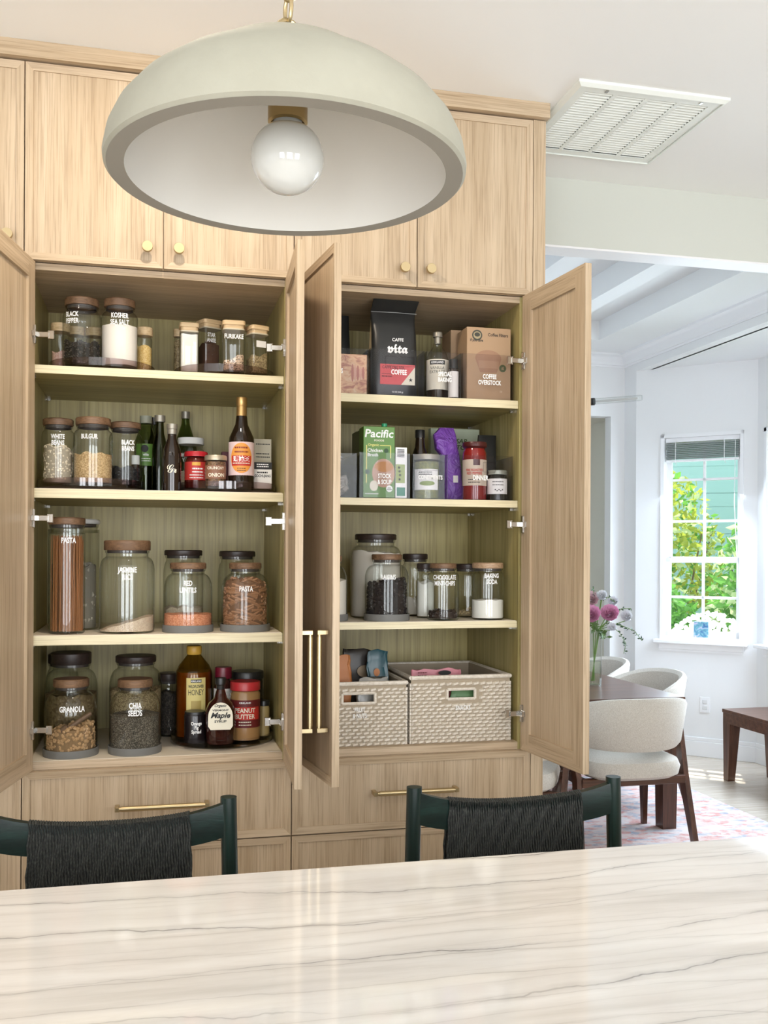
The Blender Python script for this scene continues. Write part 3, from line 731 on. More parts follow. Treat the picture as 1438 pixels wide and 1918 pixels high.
def jar(label, u, wpx, vtop, Y, Z, lidw, lidpx, lidm, texts=(), fill=None, sil=False, sh=.66, gasket=True, group='glass storage jars'):
    X = xat(u, Y, Z+.1); s = ppm((X, Y, Z+.1)); R = wpx/2/s; H = zpx(u, vtop, Y-R*.6, Z); lr = lidw/2/s; lh = lidpx/s
    t = thing('glass_jar', label, 'jar', (X, Y, Z), 0, group); hb = H-lh; nr = min(lr*.90, R*.95)
    z0 = .006 if sil else 0
    pr = [(0, z0+.003), (R*.90, z0), (R*.985, z0+.004), (R, z0+.012), (R, hb*sh)]
    for i in range(1, 8):
        a = math.pi/2*i/8; pr.append((nr+(R-nr)*math.cos(a), hb*sh+(hb*.92-hb*sh)*math.sin(a)))
    pr += [(nr, hb*.93), (nr, hb*.965), (nr+.003, hb*.975), (nr+.003, hb)]
    MB().lathe(pr, 44).build('glass', glass, t, smooth=True)
    ld = MB().lathe([(0, hb+.001), (lr*.985, hb+.001), (lr, hb+.003), (lr, H-.003), (lr-.003, H), (0, H)], 44).build('lid', lidm, t, smooth=True)
    if gasket: MB().lathe([(nr*.95, hb-.008), (nr*.95, hb+.002), (0, hb+.002)], 32).build('gasket', mat('lid_gasket', (.06, .05, .045), .6), ld, smooth=True)
    if sil: MB().lathe([(0, 0), (R*1.035, 0), (R*1.05, .004), (R*1.045, .022), (R*1.006, .022), (R*1.006, .004)], 44).build('silicone_base', graysil, t, smooth=True)
    a0 = azim(X, Y)
    for body, v, hp, du in texts:
        text_round(body, hp/s, t, R+.0007, a0+math.asin(max(-.9, min(.9, du/(wpx/2)))), zpx(u, v, Y-R, Z), white)
    if fill:
        vf, lab, m, kw = fill
        if kw.get('spag'): spaghetti(X, Y, Z+z0, R-.003, zpx(u, vf, Y-R, Z)-z0, lab, m)
        else:
            def lim(z, pr=pr, z0=z0):
                z += z0
                for (r0, q0), (r1, q1) in zip(pr[3:], pr[4:]):
                    if q0 <= z <= q1: return r0+(r1-r0)*(z-q0)/max(1e-6, q1-q0)-.0025
                return R-.0025 if z < pr[3][1] else nr-.0025
            contents(X, Y, Z+z0, R-.0025, min(zpx(u, vf, Y-R, Z)-z0, hb*.93-z0), lab, m, lim=lim, **kw)
    return t
def sqjar(label, u, wpx, vtop, Y, Z, rot, texts=(), fill=None, lab=None):
    """square glass jar with a stepped bamboo lid"""
    X = xat(u, Y, Z+.08); s = ppm((X, Y, Z+.08)); th = R_(rot)+azim(X, Y); hw = wpx/2/s/(abs(math.cos(R_(rot)))+abs(math.sin(R_(rot))))*1.04; H = zpx(u, vtop, Y-hw, Z)
    t = thing('square_spice_jar', label, 'jar', (X, Y, Z), th, 'square spice jars')
    def rr(w, z, c=.010):
        out = []
        for qx, qy, a in ((1, 1, 0), (-1, 1, 90), (-1, -1, 180), (1, -1, 270)):
            for k in range(4): b = R_(a+30*k); out.append((qx*(w-c)+c*math.cos(b), qy*(w-c)+c*math.sin(b), z))
        return out
    lh = .028
    MB().ringloft([rr(hw-.003, .0), rr(hw, .005), rr(hw, H-lh)], cap=False).build('glass', glass, t, smooth=True)
    ld = MB().ringloft([rr(hw-.003, H-lh+.001), rr(hw-.003, H-.014)]).build('lid', bamboo, t, smooth=True)
    MB().ringloft([rr(hw+.001, H-.014), rr(hw+.001, H-.002), rr(hw-.002, H)]).build('lid_top', bamboo, ld, smooth=True)
    MB().ringloft([rr(hw-.001, H-lh-.001), rr(hw-.001, H-lh+.003)]).build('seal', mat('clear_seal', (.62, .55, .42), .5), ld, smooth=True)
    for body, v, hp, du in texts: text_flat(body, hp/s, t, du/s, -hw-.0006, zpx(u, v, Y-hw, Z), white)
    if fill:
        vf, lb, m, kw = fill; o = contents(X, Y, Z, hw-.003, zpx(u, vf, Y-hw, Z), lb, m, sq=True, **kw); o.rotation_euler = (0, 0, th)
    if lab: flat_poly(rect(-hw*.55, hw*.55, H*.55, H*.68), -hw-.0005, whitep, t, 'label')
    return t

M_pepper = grain('peppercorns', [(.2, (.02, .016, .012)), (.8, (.07, .055, .045))], 260)
M_salt = mat('white_salt', (.90, .84, .78), .8); M_flour = mat('flour', (.80, .74, .66), .9); M_soda = mat('white_powder', (.88, .86, .80), .9)
M_pink = grain('pink_salt', [(.2, (.70, .40, .34)), (.8, (.82, .58, .50))], 400)
M_yellow = grain('yellow_spice', [(.2, (.66, .42, .12)), (.8, (.80, .60, .26))], 420)
M_bulgur = grain('bulgur', [(.15, (.44, .28, .12)), (.8, (.72, .52, .28))], 330)
M_bean = mat('white_beans', (.78, .68, .52), .4); M_bbean = mat('black_beans', (.012, .012, .014), .3)
M_spag = mat('wholewheat_spaghetti', (.36, .155, .062), .5); M_penne = mat('wholewheat_penne', (.34, .17, .085), .55)
M_rice = grain('jasmine_rice', [(.2, (.66, .50, .36)), (.8, (.80, .66, .50))], 420); M_lentil = grain('red_lentils', [(.15, (.62, .20, .09)), (.8, (.80, .36, .20))], 380)
M_gran = mat('granola', (.50, .31, .15), .6); M_oat = grain('cereal_rings', [(.2, (.17, .11, .05)), (.8, (.30, .21, .10))], 130)
M_chia = grain('chia_seeds', [(.15, (.035, .03, .022)), (.6, (.10, .085, .06)), (.9, (.24, .21, .16))], 480)
M_seed = grain('mixed_seeds', [(.2, (.22, .15, .07)), (.8, (.50, .38, .20))], 330); M_furi = grain('furikake', [(.1, (.10, .06, .03)), (.3, (.60, .40, .26)), (.8, (.78, .58, .42))], 330)
M_anise = mat('star_anise', (.17, .075, .045), .6); M_raisin = mat('raisins', (.016, .010, .012), .45)
M_choc = mat('chocolate_chips', (.035, .018, .012), .4); M_chick = mat('chickpeas', (.60, .46, .25), .5); M_shell = mat('pale_pasta_shells', (.50, .46, .38), .6)

# --- jar pantry, top shelf
T1 = S1+TT
def spice(label, u, wpx, vtop, Y, Z, vf, m, lab):
    X = xat(u, Y, Z+.05); s = ppm((X, Y, Z)); R = wpx/2/s; H = zpx(u, vtop, Y-R, Z)
    t = thing('spice_jar', label, 'jar', (X, Y, Z), 0, 'small spice jars'); lh = .026
    MB().lathe([(0, .002), (R*.9, 0), (R*.93, .004), (R*.93, H-lh-.012), (R*.82, H-lh-.004), (R*.82, H-lh)], 28).build('glass', glass, t, smooth=True)
    MB().lathe([(0, H-lh), (R, H-lh), (R, H-.002), (R-.002, H), (0, H)], 28).build('lid', bamboo, t, smooth=True)
    contents(X, Y, Z, R*.86, zpx(u, vf, Y-R, Z), lab, m)
spice('small bamboo-lidded jar of pink salt beside the black pepper', 113, 35, 603, .215, T1, 656, M_pink, 'pink salt in the small bamboo-lidded jar')
spice('small bamboo-lidded jar of yellow spice beside the kosher salt', 270.5, 30, 611, .205, T1, 649, M_yellow, 'yellow spice in the small bamboo-lidded jar')
spice('small bamboo-lidded jar of dark spice behind the black pepper jar', 142, 32, 610, .29, T1, 655, M_pepper, 'dark spice in a jar behind the black pepper')
spice('small bamboo-lidded jar of brown seeds between pepper and salt jars', 176, 32, 612, .29, T1, 645, M_seed, 'brown seeds in a jar behind the pepper')
jar('tall wood-lidded jar lettered BLACK PEPPER', 153.5, 70, 556, .150, T1, 62, 15, lidwood, [('BLACK\nPEPPER', 594, 9.2, -18)], (638, 'black peppercorns in the lettered pepper jar', M_pepper, dict(pieces=('chunk', 420, .0062))), sh=.80)
kj = jar('tall wood-lidded jar lettered KOSHER SEA SALT', 224, 67, 558, .140, T1, 57, 15, lidwood, [('KOSHER\nSEA SALT', 596.5, 9.2, 0)], (606, 'white kosher salt in the lettered salt jar', M_salt, dict(rough=.001)), sh=.80)
spice('narrow bamboo-lidded jar behind the white-filled square jar', 333, 17, 615, .38, S1, 640, M_seed, 'seeds in the narrow bamboo-lidded jar')
sqjar('square bamboo-lidded jar filled with white crystals', 354, 36, 603, .178, T1, 4, (), (625, 'white crystals in the square jar', M_soda, dict(rough=.001)))
sqjar('square bamboo-lidded jar of star anise', 391, 49, 597, .255, T1, 28, [('STAR\nANISE', 632, 7.5, -5)], (642, 'star anise pods in the square jar', M_anise, dict(pieces=('star', 130, .013))))
sqjar('square bamboo-lidded jar lettered FURIKAKE', 437, 42, 599, .128, T1, 3, [('FURIKAKE', 630, 8.5, 0)], (671, 'furikake seasoning in the lettered square jar', M_furi, dict(slope=.012)))
sqjar('square bamboo-lidded jar of mixed seeds with a paper label', 481, 46, 608, .150, T1, 26, (), (666, 'mixed seeds in the labelled square jar', M_seed, dict(slope=.006)), True)

# --- jar pantry, second shelf
T2 = S2+TT
jar('wood-lidded jar lettered WHITE BEANS', 109, 60, 783, .168, T2, 55, 13, lidwood, [('WHITE\nBEANS', 823, 8.6, -1)], (838, 'dried white beans in the lettered jar', M_bean, dict(pieces=('bean', 420, .0125), slope=-.002)), sh=.80)
jar('wood-lidded jar lettered BULGUR', 174.5, 71, 781, .140, T2, 64, 14, lidwood, [('BULGUR', 817, 8.8, -7)], (849, 'golden bulgur wheat in the lettered jar', M_bulgur, {}), sh=.80)
jar('wood-lidded jar lettered BLACK BEANS', 235, 61, 790, .194, T2, 56, 12, lidwood, [('BLACK\nBEANS', 834, 8.6, 5)], (876, 'dried black beans in the lettered jar', M_bbean, dict(pieces=('bean', 230, .011))), sh=.80)
def lathe_px(u, Y, Z, prof):
    out = []; X = xat(u, Y, Z+.1); s = ppm((X, Y, Z+.1))
    for hwp, v in prof: out.append((hwp/s, max(0, zpx(u, v, Y-hwp/s*.5, Z)) if v is not None else 0.))
    return X, s, out[::-1]
def bottle(name, label, cat, u, Y, Z, body, m, cap=None, capm=None, group=None, inner=None, innerm=None):
    X, s, pr = lathe_px(u, Y, Z, body); t = thing(name, label, cat, (X, Y, Z), 0, group)
    MB().lathe([(0, pr[0][1])]+pr, 36).build('body', m, t, smooth=True)
    if inner: _, _, q = lathe_px(u, Y, Z, inner); MB().lathe([(0, q[0][1]+.002)]+[(r*.96, z+.002) for r, z in q]+[(0, q[-1][1]+.002)], 32).build('filling', innerm, t, smooth=True)
    if cap: _, _, c = lathe_px(u, Y, Z, cap); MB().lathe([(0, c[0][1])]+c+[(0, c[-1][1])], 30).build('cap', capm, t, smooth=True)
    return t, X, s, azim(X, Y)
goldcap = mat('gold_foil', (.62, .40, .16), .35, .8); greycap = mat('grey_metal_cap', (.34, .32, .27), .4, .6); redlid = mat('red_metal_lid', (.50, .02, .03), .3)
bottle('vial', 'small white-capped vial behind the black bean jar', 'bottle', 254, .257, T2, [(7.5, 870), (8.3, 876), (8.3, None)], mat('dark_vial', (.03, .025, .02), .2), [(7.6, 853), (7.6, 870)], white)
t, X, s, a = bottle('oil_bottle', 'oil bottle with green label and frosted cap beside the black beans', 'bottle', 273, .335, S2, [(9, 792), (11, 800), (20, 825), (21, 840), (21, None)], greenglass, [(11, 779), (11, 793)], mat('frosted_cap', (.34, .35, .27), .5))
z = lambda v, Y, Z, r: zpx(u_, v, Y-r, Z)
u_ = 273; r = 21.3/s
lb = patch(r, a-.95, a+.95, z(872, .335, S2, r), z(831, .335, S2, r), mat('green_label', (.12, .26, .04), .5), t); text_round('white', 5/s, lb, r+.0006, a, z(851, .335, S2, r), white); small_print_round(lb, r+.0006, a, .030, [z(859, .335, S2, r), z(863, .335, S2, r)], .003, white)
round_poly(disc_poly(-.004, z(840, .335, S2, r), .012, .012), r+.0006, a, black, lb, 'emblem')
bottle('oil_bottle', 'dark slender bottle with grey cap behind the script-lettered bottle', 'bottle', 299, .245, S2, [(7, 790), (8, 812), (13, 830), (14, 845), (14, None)], oliveglass, [(10, 778), (10, 790)], greycap)
bottle('oil_bottle', 'dark bottle with black cap behind the green-labelled bottle', 'bottle', 288, .43, S2, [(6, 795), (7, 815), (12, 832), (12, None)], oliveglass, [(7, 782), (7, 795)], blackm)
t, X, s, a = bottle('oil_bottle', 'dark olive oil bottle with white script lettering and gold cap', 'bottle', 322, .105, S2, [(8, 812), (8.5, 822), (16, 842), (17, 855), (17, None)], darkglass, [(10, 794), (10, 803), (9, 804), (9, 813)], greycap)
text_round('𝓖𝓻', 17/s, t, 17.4/s, a, zpx(322, 879, .10, S2), cream, sx=.9, bold=0)
bottle('oil_bottle', 'clear conical oil bottle with gold cap behind the white-lidded jar', 'bottle', 347, .475, S2, [(7, 784), (8, 795), (16, 820), (21, 840), (22, None)], greenglass, [(8, 771), (8, 784)], greycap)
def lidjar(label, u, Y, Z, body, bm, lid, lm, fill=None, fm=None): return bottle('food_jar', label, 'jar', u, Y, Z, body, bm, lid, lm, None, fill, fm)
t, X, s, a = lidjar('white-lidded jar half hidden behind the red-lidded jar', 357, .388, S2, [(22, 833), (24, 842), (25, 850), (25, None)], glass, [(24, 820), (24.5, 822), (24.5, 832)], white, [(24, 884), (24, None)], M_rice)
text_round('WHITE\nV', 7/s, t, 25.5/s, a-.55, zpx(357, 857, .35, S2), white)
t, X, s, a = lidjar('red-lidded jar of chilli crisp with red label', 367, .195, T2, [(17, 857), (20, 862), (21, 868), (21, None)], mat('chilli_oil', (.10, .012, .008), .15), [(21, 846), (22, 848), (22, 855)], redlid)
r = 21.3/s; lb = patch(r, a-1.35, a+1.35, zpx(366, 899, .168, T2), zpx(366, 865, .168, T2), mat('red_label', (.55, .04, .035), .5), t)
round_poly(rect(-.012, .014, zpx(366, 872, .168, T2), zpx(366, 866, .168, T2)), r+.0006, a, mat('label_yellow', (.75, .42, .06), .5), lb); small_print_round(lb, r+.0008, a+.15, .034, [zpx(366, v, .168, T2) for v in (878, 884)], .0045, white)
small_print_round(lb, r+.0008, a+.05, .044, [zpx(366, v, .168, T2) for v in (890, 895)], .003, white)
t, X, s, a = lidjar('small jar lettered CRUNCHY ONION with tin lid', 404, .105, T2, [(18, 863), (20, 868), (20, None)], glass, [(20, 853), (21, 855), (21, 862)], mat('tin_lid', (.56, .50, .38), .35, .7), [(19.4, 866), (19.4, None)], grain('chilli_onion', [(.2, (.10, .04, .02)), (.8, (.30, .17, .08))], 220))
r = 20.3/s; lb = patch(r, a-1.2, a+1.2, zpx(404, 897, .085, T2), zpx(404, 872, .085, T2), mat('brown_label', (.26, .12, .07), .5), t); text_round('CRUNCHY', 5/s, lb, r+.0006, a, zpx(404, 877, .085, T2), cream, width=34/s)
text_round('ONION', 7/s, lb, r+.0006, a+.05, zpx(404, 890, .085, T2), cream, width=32/s)
t, X, s, a = bottle('soy_sauce_bottle', 'dark soy sauce bottle with gold neck foil and oval orange label', 'bottle', 452, .120, T2, [(10, 779), (12, 795), (17, 806), (23, 819), (24, 828), (24, 890), (25, 893), (25, None)], darkglass, [(9.6, 744), (10, 746), (10, 760), (9.3, 761), (10, 779)], goldcap)
r = 24.3/s; zz = lambda v: zpx(452, v, .12-r, T2)
lb = patch(r, a-1.35, a+1.35, zz(892), zz(827), mat('pale_pink_label', (.78, .60, .60), .5), t)
round_poly(disc_poly(0, (zz(829)+zz(886))/2, 21.5/s, (zz(829)-zz(886))/2, 32), r+.0005, a, mat('label_orange', (.80, .33, .06), .5), lb, 'oval')
round_poly(rect(-19.5/s, 19.5/s, zz(872), zz(853)), r+.0008, a, mat('label_red', (.52, .03, .02), .5), lb, 'band')
text_round('頭抽王', 8/s, lb, r+.0012, a, zz(859), white, sx=.95, bold=.03); small_print_round(lb, r+.0012, a, 34/s, [zz(867.5)], .003, cream)
small_print_round(lb, r+.0009, a, 26/s, [zz(838), zz(846)], .005, mat('label_dark_red', (.25, .03, .02), .5)); small_print_round(lb, r+.0009, a, 16/s, [zz(877), zz(881)], .002, black)
def carton(name, label, cat, u0, u1, vt, Yf, Z, d, m, group=None, rz=0):
    X0, X1 = xat(u0, Yf, Z+.05), xat(u1, Yf, Z+.05); wd = X1-X0; um = (u0+u1)/2; h = zpx(um, vt, Yf, Z)
    t = thing(name, label, cat, ((X0+X1)/2, Yf, Z), rz, group); MB().box(-wd/2, wd/2, 0, d, 0, h, .0012).build('box', m, t)
    s = ppm(((X0+X1)/2, Yf, Z)); return t, s, wd, h, (lambda v: zpx(um, v, Yf, Z)), (lambda u, v=900: xat(u, Yf, Z+.08)-(X0+X1)/2)
t, s, wd, h, zv, xu = carton('recipe_packet', 'pale upright packet behind the soy sauce bottle', 'packet', 471, 508, 822, .212, T2, .012, mat('packet_cream', (.62, .57, .44), .6))
small_print_flat(t, .004, -.0006, 26/s, [zv(v) for v in (832, 850, 856)], .003, black)
t, s, wd, h, zv, xu = carton('gochujang_box', 'small white and black box lettered GOCHUJANG', 'box', 474, 509, 866, .150, T2, .05, whitep)
flat_poly(rect(-wd/2, wd/2, zv(879), h), -.0006, black, t, 'top_band'); small_print_flat(t, 0, -.001, 22/s, [zv(870), zv(874)], .003, white); small_print_flat(t, 0, -.0006, 20/s, [zv(885)], .0045, black); text_flat('GOCHUJANG', 5/s, t, 0, -.0006, zv(892), black, width=30/s)
carton('sauce_box', 'small dark red box behind the crunchy onion jar', 'box', 415, 432, 846, .255, T2, .03, mat('dark_red_card', (.12, .02, .03), .5))

# --- jar pantry, third shelf
jar('tall cylinder jar of long spaghetti lettered PASTA', 125, 66, 969, .105, S3, 66, 14, lidwood, [('PASTA', 1012, 10, 3)], (1007, 'long wholewheat spaghetti in the tall lettered jar', M_spag, dict(spag=True)), sh=.93)
jar('tall canister of pale pasta shells behind the spaghetti jar', 138, 92, 972, .26, S3, 94, 9, mat('white_canister_lid', (.55, .55, .52), .4), (), (1060, 'pale pasta shells in the tall canister', M_shell, dict(pieces=('chunk', 150, .028))), sh=.95)
jar('large wide jar lettered JASMINE RICE, nearly empty', 238, 100, 1012, .115, S3, 85, 19, lidwood, [('JASMINE\nRICE', 1074, 10, 0)], (1168, 'a low slope of jasmine rice in the large jar', M_rice, dict(slope=.022, rough=.001)), sh=.76)
jar('jar of red lentils with a grey silicone base', 352, 90, 1054, .115, S3, 67, 12, lidwood, [('RED\nLENTILS', 1099, 9.5, 0)], (1152, 'red lentils in the jar on a silicone base', M_lentil, dict(rough=.001)), True)
jar('dark-lidded jar behind the red lentils', 343, 74, 1030, .30, S3, 70, 11, liddark, (), (1140, 'pale grains in the jar behind the lentils', M_rice, {}))
jar('jar of wholewheat penne lettered PASTA with a grey silicone base', 459, 88, 1054, .115, S3, 60, 12, lidwood, [('PASTA', 1103, 9.5, 2)], (1090, 'wholewheat penne heaped in the lettered jar', M_penne, dict(pieces=('penne', 330, .019))), True)
jar('black-lidded jar behind the penne jar', 444, 72, 1032, .30, S3, 67, 11, liddark)
# --- jar pantry, bottom shelf
G = jar('jar lettered GRANOLA with a wooden scoop inside', 133, 96, 1274, .110, S4, 65, 15, lidwood, [('GRANOLA', 1329, 10.5, 2)], (1372, 'toasted granola clusters in the lettered jar', M_gran, dict(pieces=('chunk', 420, .0155), slope=.012)), True, .60)
gx, gy = G.location.x, G.location.y
scp = thing('wooden_scoop', 'brown wooden scoop resting on the granola inside the jar', 'scoop', (gx, gy, S4+.07))
scm = mat('scoop_wood', (.16, .095, .055), .6)
MB().tube([(-.005, -.035, .010), (.028, -.03, .034), (.058, -.022, .052)], .0075, 8, .006).build('handle', scm, scp, smooth=True)
MB().tube([(-.050, -.030, -.012), (-.030, -.038, -.002), (-.004, -.036, .011)], .010, 10, .016).build('bowl', scm, scp, smooth=True)
jar('jar lettered CHIA SEEDS on a grey silicone base', 253, 93, 1274, .110, S4, 64, 15, lidwood, [('CHIA\nSEEDS', 1329, 10.5, 0)], (1345, 'grey chia seeds in the lettered jar', M_chia, dict(rough=.0015)), True, .64)
jar('black-lidded jar of cereal rings behind the granola', 133, 95, 1224, .285, S4, 73, 22, liddark, (), (1305, 'cereal rings in the jar behind the granola', M_oat, {}), False, .70)
jar('black-lidded jar of oats behind the chia seeds', 254, 96, 1230, .285, S4, 74, 13, liddark, (), (1296, 'rolled oats in the jar behind the chia seeds', M_seed, {}), False, .70)
jar('black-lidded jar in the dark corner behind the cereal jar', 117, 60, 1226, .44, S4, 52, 18, liddark)
jar('narrow dark jar between the oats jar and the honey', 316, 40, 1261, .36, S4, 40, 15, liddark, (), (1300, 'dark grounds in the narrow jar', M_pepper, {}), False, .85)
T4 = S4+TT
honey = mat('honey', (.30, .10, .012), .12, coat=.4); honeytop = glassmat('honey_bottle_plastic', (.62, .48, .20), 1.45)
t, X, s, a = bottle('honey_bottle', 'tall honey bottle with yellow cap and cream label', 'bottle', 363, .240, T4, [(12, 1226), (15, 1230), (28, 1247), (33, 1258), (34, 1266), (34, 1345), (34, None)], honeytop, [(13, 1210), (14, 1212), (14, 1223), (13, 1226)], mat('yellow_cap', (.62, .36, .05), .4), None, [(33, 1260), (33.4, 1268), (33.4, None)], honey)
r = 34.4/s; zz = lambda v: zpx(363, v, .240-r, T4); aa = a+.12
lb = patch(r, aa-.53, aa+.53, zz(1335), zz(1270), mat('honey_label', (.72, .60, .22), .5), t)
round_poly(rect(-.017, .017, zz(1279), zz(1273)), r+.0006, aa, black, lb, 'band'); text_round('KIRKLAND', 3.2/s, lb, r+.001, aa, zz(1276), white, width=19/s)
text_round('WILDFLOWER', 5.5/s, lb, r+.0006, aa, zz(1286), black, width=29/s); text_round('HONEY', 11/s, lb, r+.0006, aa, zz(1297), black, width=29/s, bold=0)
round_poly(rect(-.016, .016, zz(1331), zz(1313)), r+.0006, aa, mat('honeycomb_print', (.45, .33, .09), .5), lb, 'honeycomb'); round_poly(rect(-.026, .026, zz(1335), zz(1331)), r+.0007, aa, mat('label_rust', (.40, .12, .04), .5), lb, 'base_band')
t, X, s, a = bottle('spread_jar', 'squat black jar lettered Orange Fig Spread', 'jar', 365, .130, T4, [(19, 1338), (20, 1341), (20, None)], mat('dark_spread', (.010, .007, .008), .2), [(18.5, 1333), (19, 1334), (19, 1338)], blackm)
text_round('Orange\nFig\nSpread', 6.5/s, t, 20.4/s, a+.15, zpx(365, 1364, .10, T4), white, sx=.75, line=.85)
t, X, s, a = bottle('syrup_bottle', 'flat round syrup bottle with cream label lettered Maple', 'bottle', 413, .105, T4, [(7, 1290), (9, 1296), (12, 1308), (22, 1318), (28, 1332), (29, 1350), (27, 1372), (25, None)], mat('maple_syrup', (.030, .006, .004), .06, coat=.5), [(10, 1270), (10.5, 1272), (10.5, 1282), (8.5, 1283), (8, 1291)], blackm)
lb = flat_poly([(x, z) for x, z in disc_poly(0, zpx(413, 1345, .04, T4), 22.5/s, 27/s, 20, 0, math.pi)]+[(-22.5/s, zpx(413, 1362, .04, T4)), (-18/s, zpx(413, 1369, .04, T4)), (18/s, zpx(413, 1369, .04, T4)), (22.5/s, zpx(413, 1362, .04, T4))], -30/s, cream, t, 'label')
lb.rotation_euler = (0, 0, a)
for body, v, hp, kw in (('Organic', 1324, 5, dict(shear=.3, width=22/s)), ('VERMONT', 1332, 3.6, dict(width=30/s)), ('Maple', 1343, 10, dict(width=36/s, bold=.03, shear=.35)), ('SYRUP', 1353, 4.4, dict(width=22/s))):
    text_flat(body, hp/s, lb, 0, -30/s-.0008, zpx(413, v, .04, T4), black, **kw)
MB().tube([(.016, 0, zpx(413, 1298, .09, T4)), (.030, 0, zpx(413, 1299, .09, T4)), (.031, 0, zpx(413, 1306, .09, T4)), (.020, 0, zpx(413, 1310, .09, T4))], .003, 8).build('loop_handle', glass, t, smooth=True)
t, X, s, a = lidjar('red-lidded peanut butter jar with red label', 459, .162, T4, [(25, 1294), (28, 1300), (28, None)], mat('peanut_butter', (.34, .19, .075), .2, coat=.4), [(27, 1277), (28, 1279), (28, 1293)], mat('red_plastic_lid', (.50, .03, .035), .35))
r = 28.3/s; zz = lambda v: zpx(459, v, .162-r, T4)
lb = patch(r, a-1.4, a+1.4, zz(1364), zz(1312), mat('maroon_label', (.13, .012, .012), .5), t); round_poly(rect(-26/s, 30/s, zz(1349), zz(1325)), r+.0005, a, mat('label_red', (.52, .03, .02), .5), lb, 'red_band')
text_round('KIRKLAND', 3.2/s, lb, r+.0008, a, zz(1317), white, width=22/s); text_round('PEANUT\nBUTTER', 8.5/s, lb, r+.0008, a, zz(1337), cream, width=40/s); small_print_round(lb, r+.0008, a, 24/s, [zz(1353), zz(1358.5)], .003, cream)
t, X, s, a = bottle('sauce_bottle', 'bottle with dark red cap standing behind the maple syrup', 'bottle', 418, .235, T4, [(11, 1272), (16, 1285), (18, 1296), (18, None)], mat('brown_sauce', (.05, .015, .012), .2), [(15, 1250), (15.5, 1252), (15.5, 1271)], mat('crimson_cap', (.17, .008, .025), .35))
patch(18.3/s, a-1.3, a+1.3, .03, zpx(418, 1288, .235, T4), whitep, t)
lidjar('wide black-lidded jar behind the peanut butter', 463, .261, T4, [(28, 1272), (29, 1278), (29, None)], mat('dark_jar', (.02, .016, .014), .2), [(29, 1258), (30, 1260), (30, 1272)], blackm)
t, X, s, a = lidjar('small dark-lidded jar with gold spotted label', 494, .197, T4, [(9.5, 1322), (10.5, 1326), (10.5, None)], mat('gold_spotted_label', (.40, .30, .12), .5), [(10, 1312), (10.5, 1313), (10.5, 1322)], blackm)

# --- basket pantry: clear bins
def bin_(label, u0, u1, vt, Yf, Z, d, body=None, tv=0, hp=8, tu=None, handle=None):
    X0, X1 = xat(u0, Yf, Z+.05), xat(u1, Yf, Z+.05); wd = X1-X0; um = (u0+u1)/2; h = zpx(um, vt, Yf, Z); k = .0028; s = ppm(((X0+X1)/2, Yf, Z))
    t = thing('clear_bin', label, 'bin', ((X0+X1)/2, Yf, Z), 0, 'clear bins in the basket pantry')
    MB().box(-wd/2, wd/2, 0, d, 0, k).build('bottom', acrylic, t)
    MB().box(-wd/2, wd/2, 0, k, k, h).build('front', acrylic, t); MB().box(-wd/2, wd/2, d-k, d, k, h).build('back', acrylic, t)
    for a, b in ((-wd/2, -wd/2+k), (wd/2-k, wd/2)): MB().box(a, b, k, d-k, k, h).build('side', acrylic, t)
    if handle:
        xa, xb = xat(handle[0], Yf, Z+.08)-(X0+X1)/2, xat(handle[1], Yf, Z+.08)-(X0+X1)/2; za, zb = zpx(um, handle[3], Yf, Z), zpx(um, handle[2], Yf, Z)
        MB().tube([(xa, -.001, zb), (xa, -.001, za), (xb, -.001, za), (xb, -.001, zb), (xa, -.001, zb)], .0018, 6).build('finger_slot', acrylic, t)
    if body: text_flat(body, hp/s, t, xat(tu, Yf, Z+.08)-(X0+X1)/2, -.0008, zpx(um, tv, Yf, Z), white)
    return t
bin_('clear bin half hidden by the door, lettering ending in TS', 575, 690, 651, .045, R1, .40, 'NUTS', 694, 9, 632)
bin_('clear bin lettered COFFEE around the black coffee bag', 693, 795, 655, .045, R1, .40, 'COFFEE', 697, 9.5, 747, (722, 775, 668, 686))
bin_('clear bin lettered SPECIAL BAKING with a vanilla bottle', 798, 864, 660, .045, R1, .40, 'SPECIAL\nBAKING', 706, 8, 833)
bin_('clear bin lettered COFFEE OVERSTOCK around the filter box', 866, 962, 664, .045, R1, .40, 'COFFEE\nOVERSTOCK', 711, 8.5, 917)
YB = .056; ZB1, ZB2 = R1+.0028, R2+.0028
nutm = mat('nut_packet_print', (.70, .45, .28), .5)
L(nutm, ramp(nutm, noise(nutm, coords(nutm, (34, 34, 60)), 1, 5, .6, 1.2), [(.35, (.45, .20, .15)), (.5, (.74, .46, .28)), (.7, (.80, .62, .42))]), bsdf(nutm).inputs['Base Color'])
t, s, wd, h, zv, xu = carton('printed_packet', 'tan and pink printed packet in the clear bin beside the coffee bag', 'packet', 585, 687, 662, YB, ZB1, .05, nutm)
for i in range(5): flat_poly(disc_poly(xu(660+i*5), zv(697), .004, .028-.002*i, 14), -.0007-.0001*i, mat('fig_print_%d' % (i % 2), ((.50, .20, .16), (.72, .42, .32))[i % 2], .5), t, 'print')
bag = mat('black_foil_bag', (.016, .017, .017), .32); bagside = mat('kraft_bag_gusset', (.50, .42, .26), .6)
def rings_bag(levels, nx=10):
    """levels: (z, half width, half depth, y centre, x centre)"""
    out = []
    for z, hw_, hd, yc, xc in levels:
        ring = []
        for i in range(28):
            a = 2*math.pi*i/28; c, s_ = math.cos(a), math.sin(a)
            ring.append((xc+hw_*math.copysign(abs(c)**.45, c), yc+hd*math.copysign(abs(s_)**.55, s_), z))
        out.append(ring)
    return out
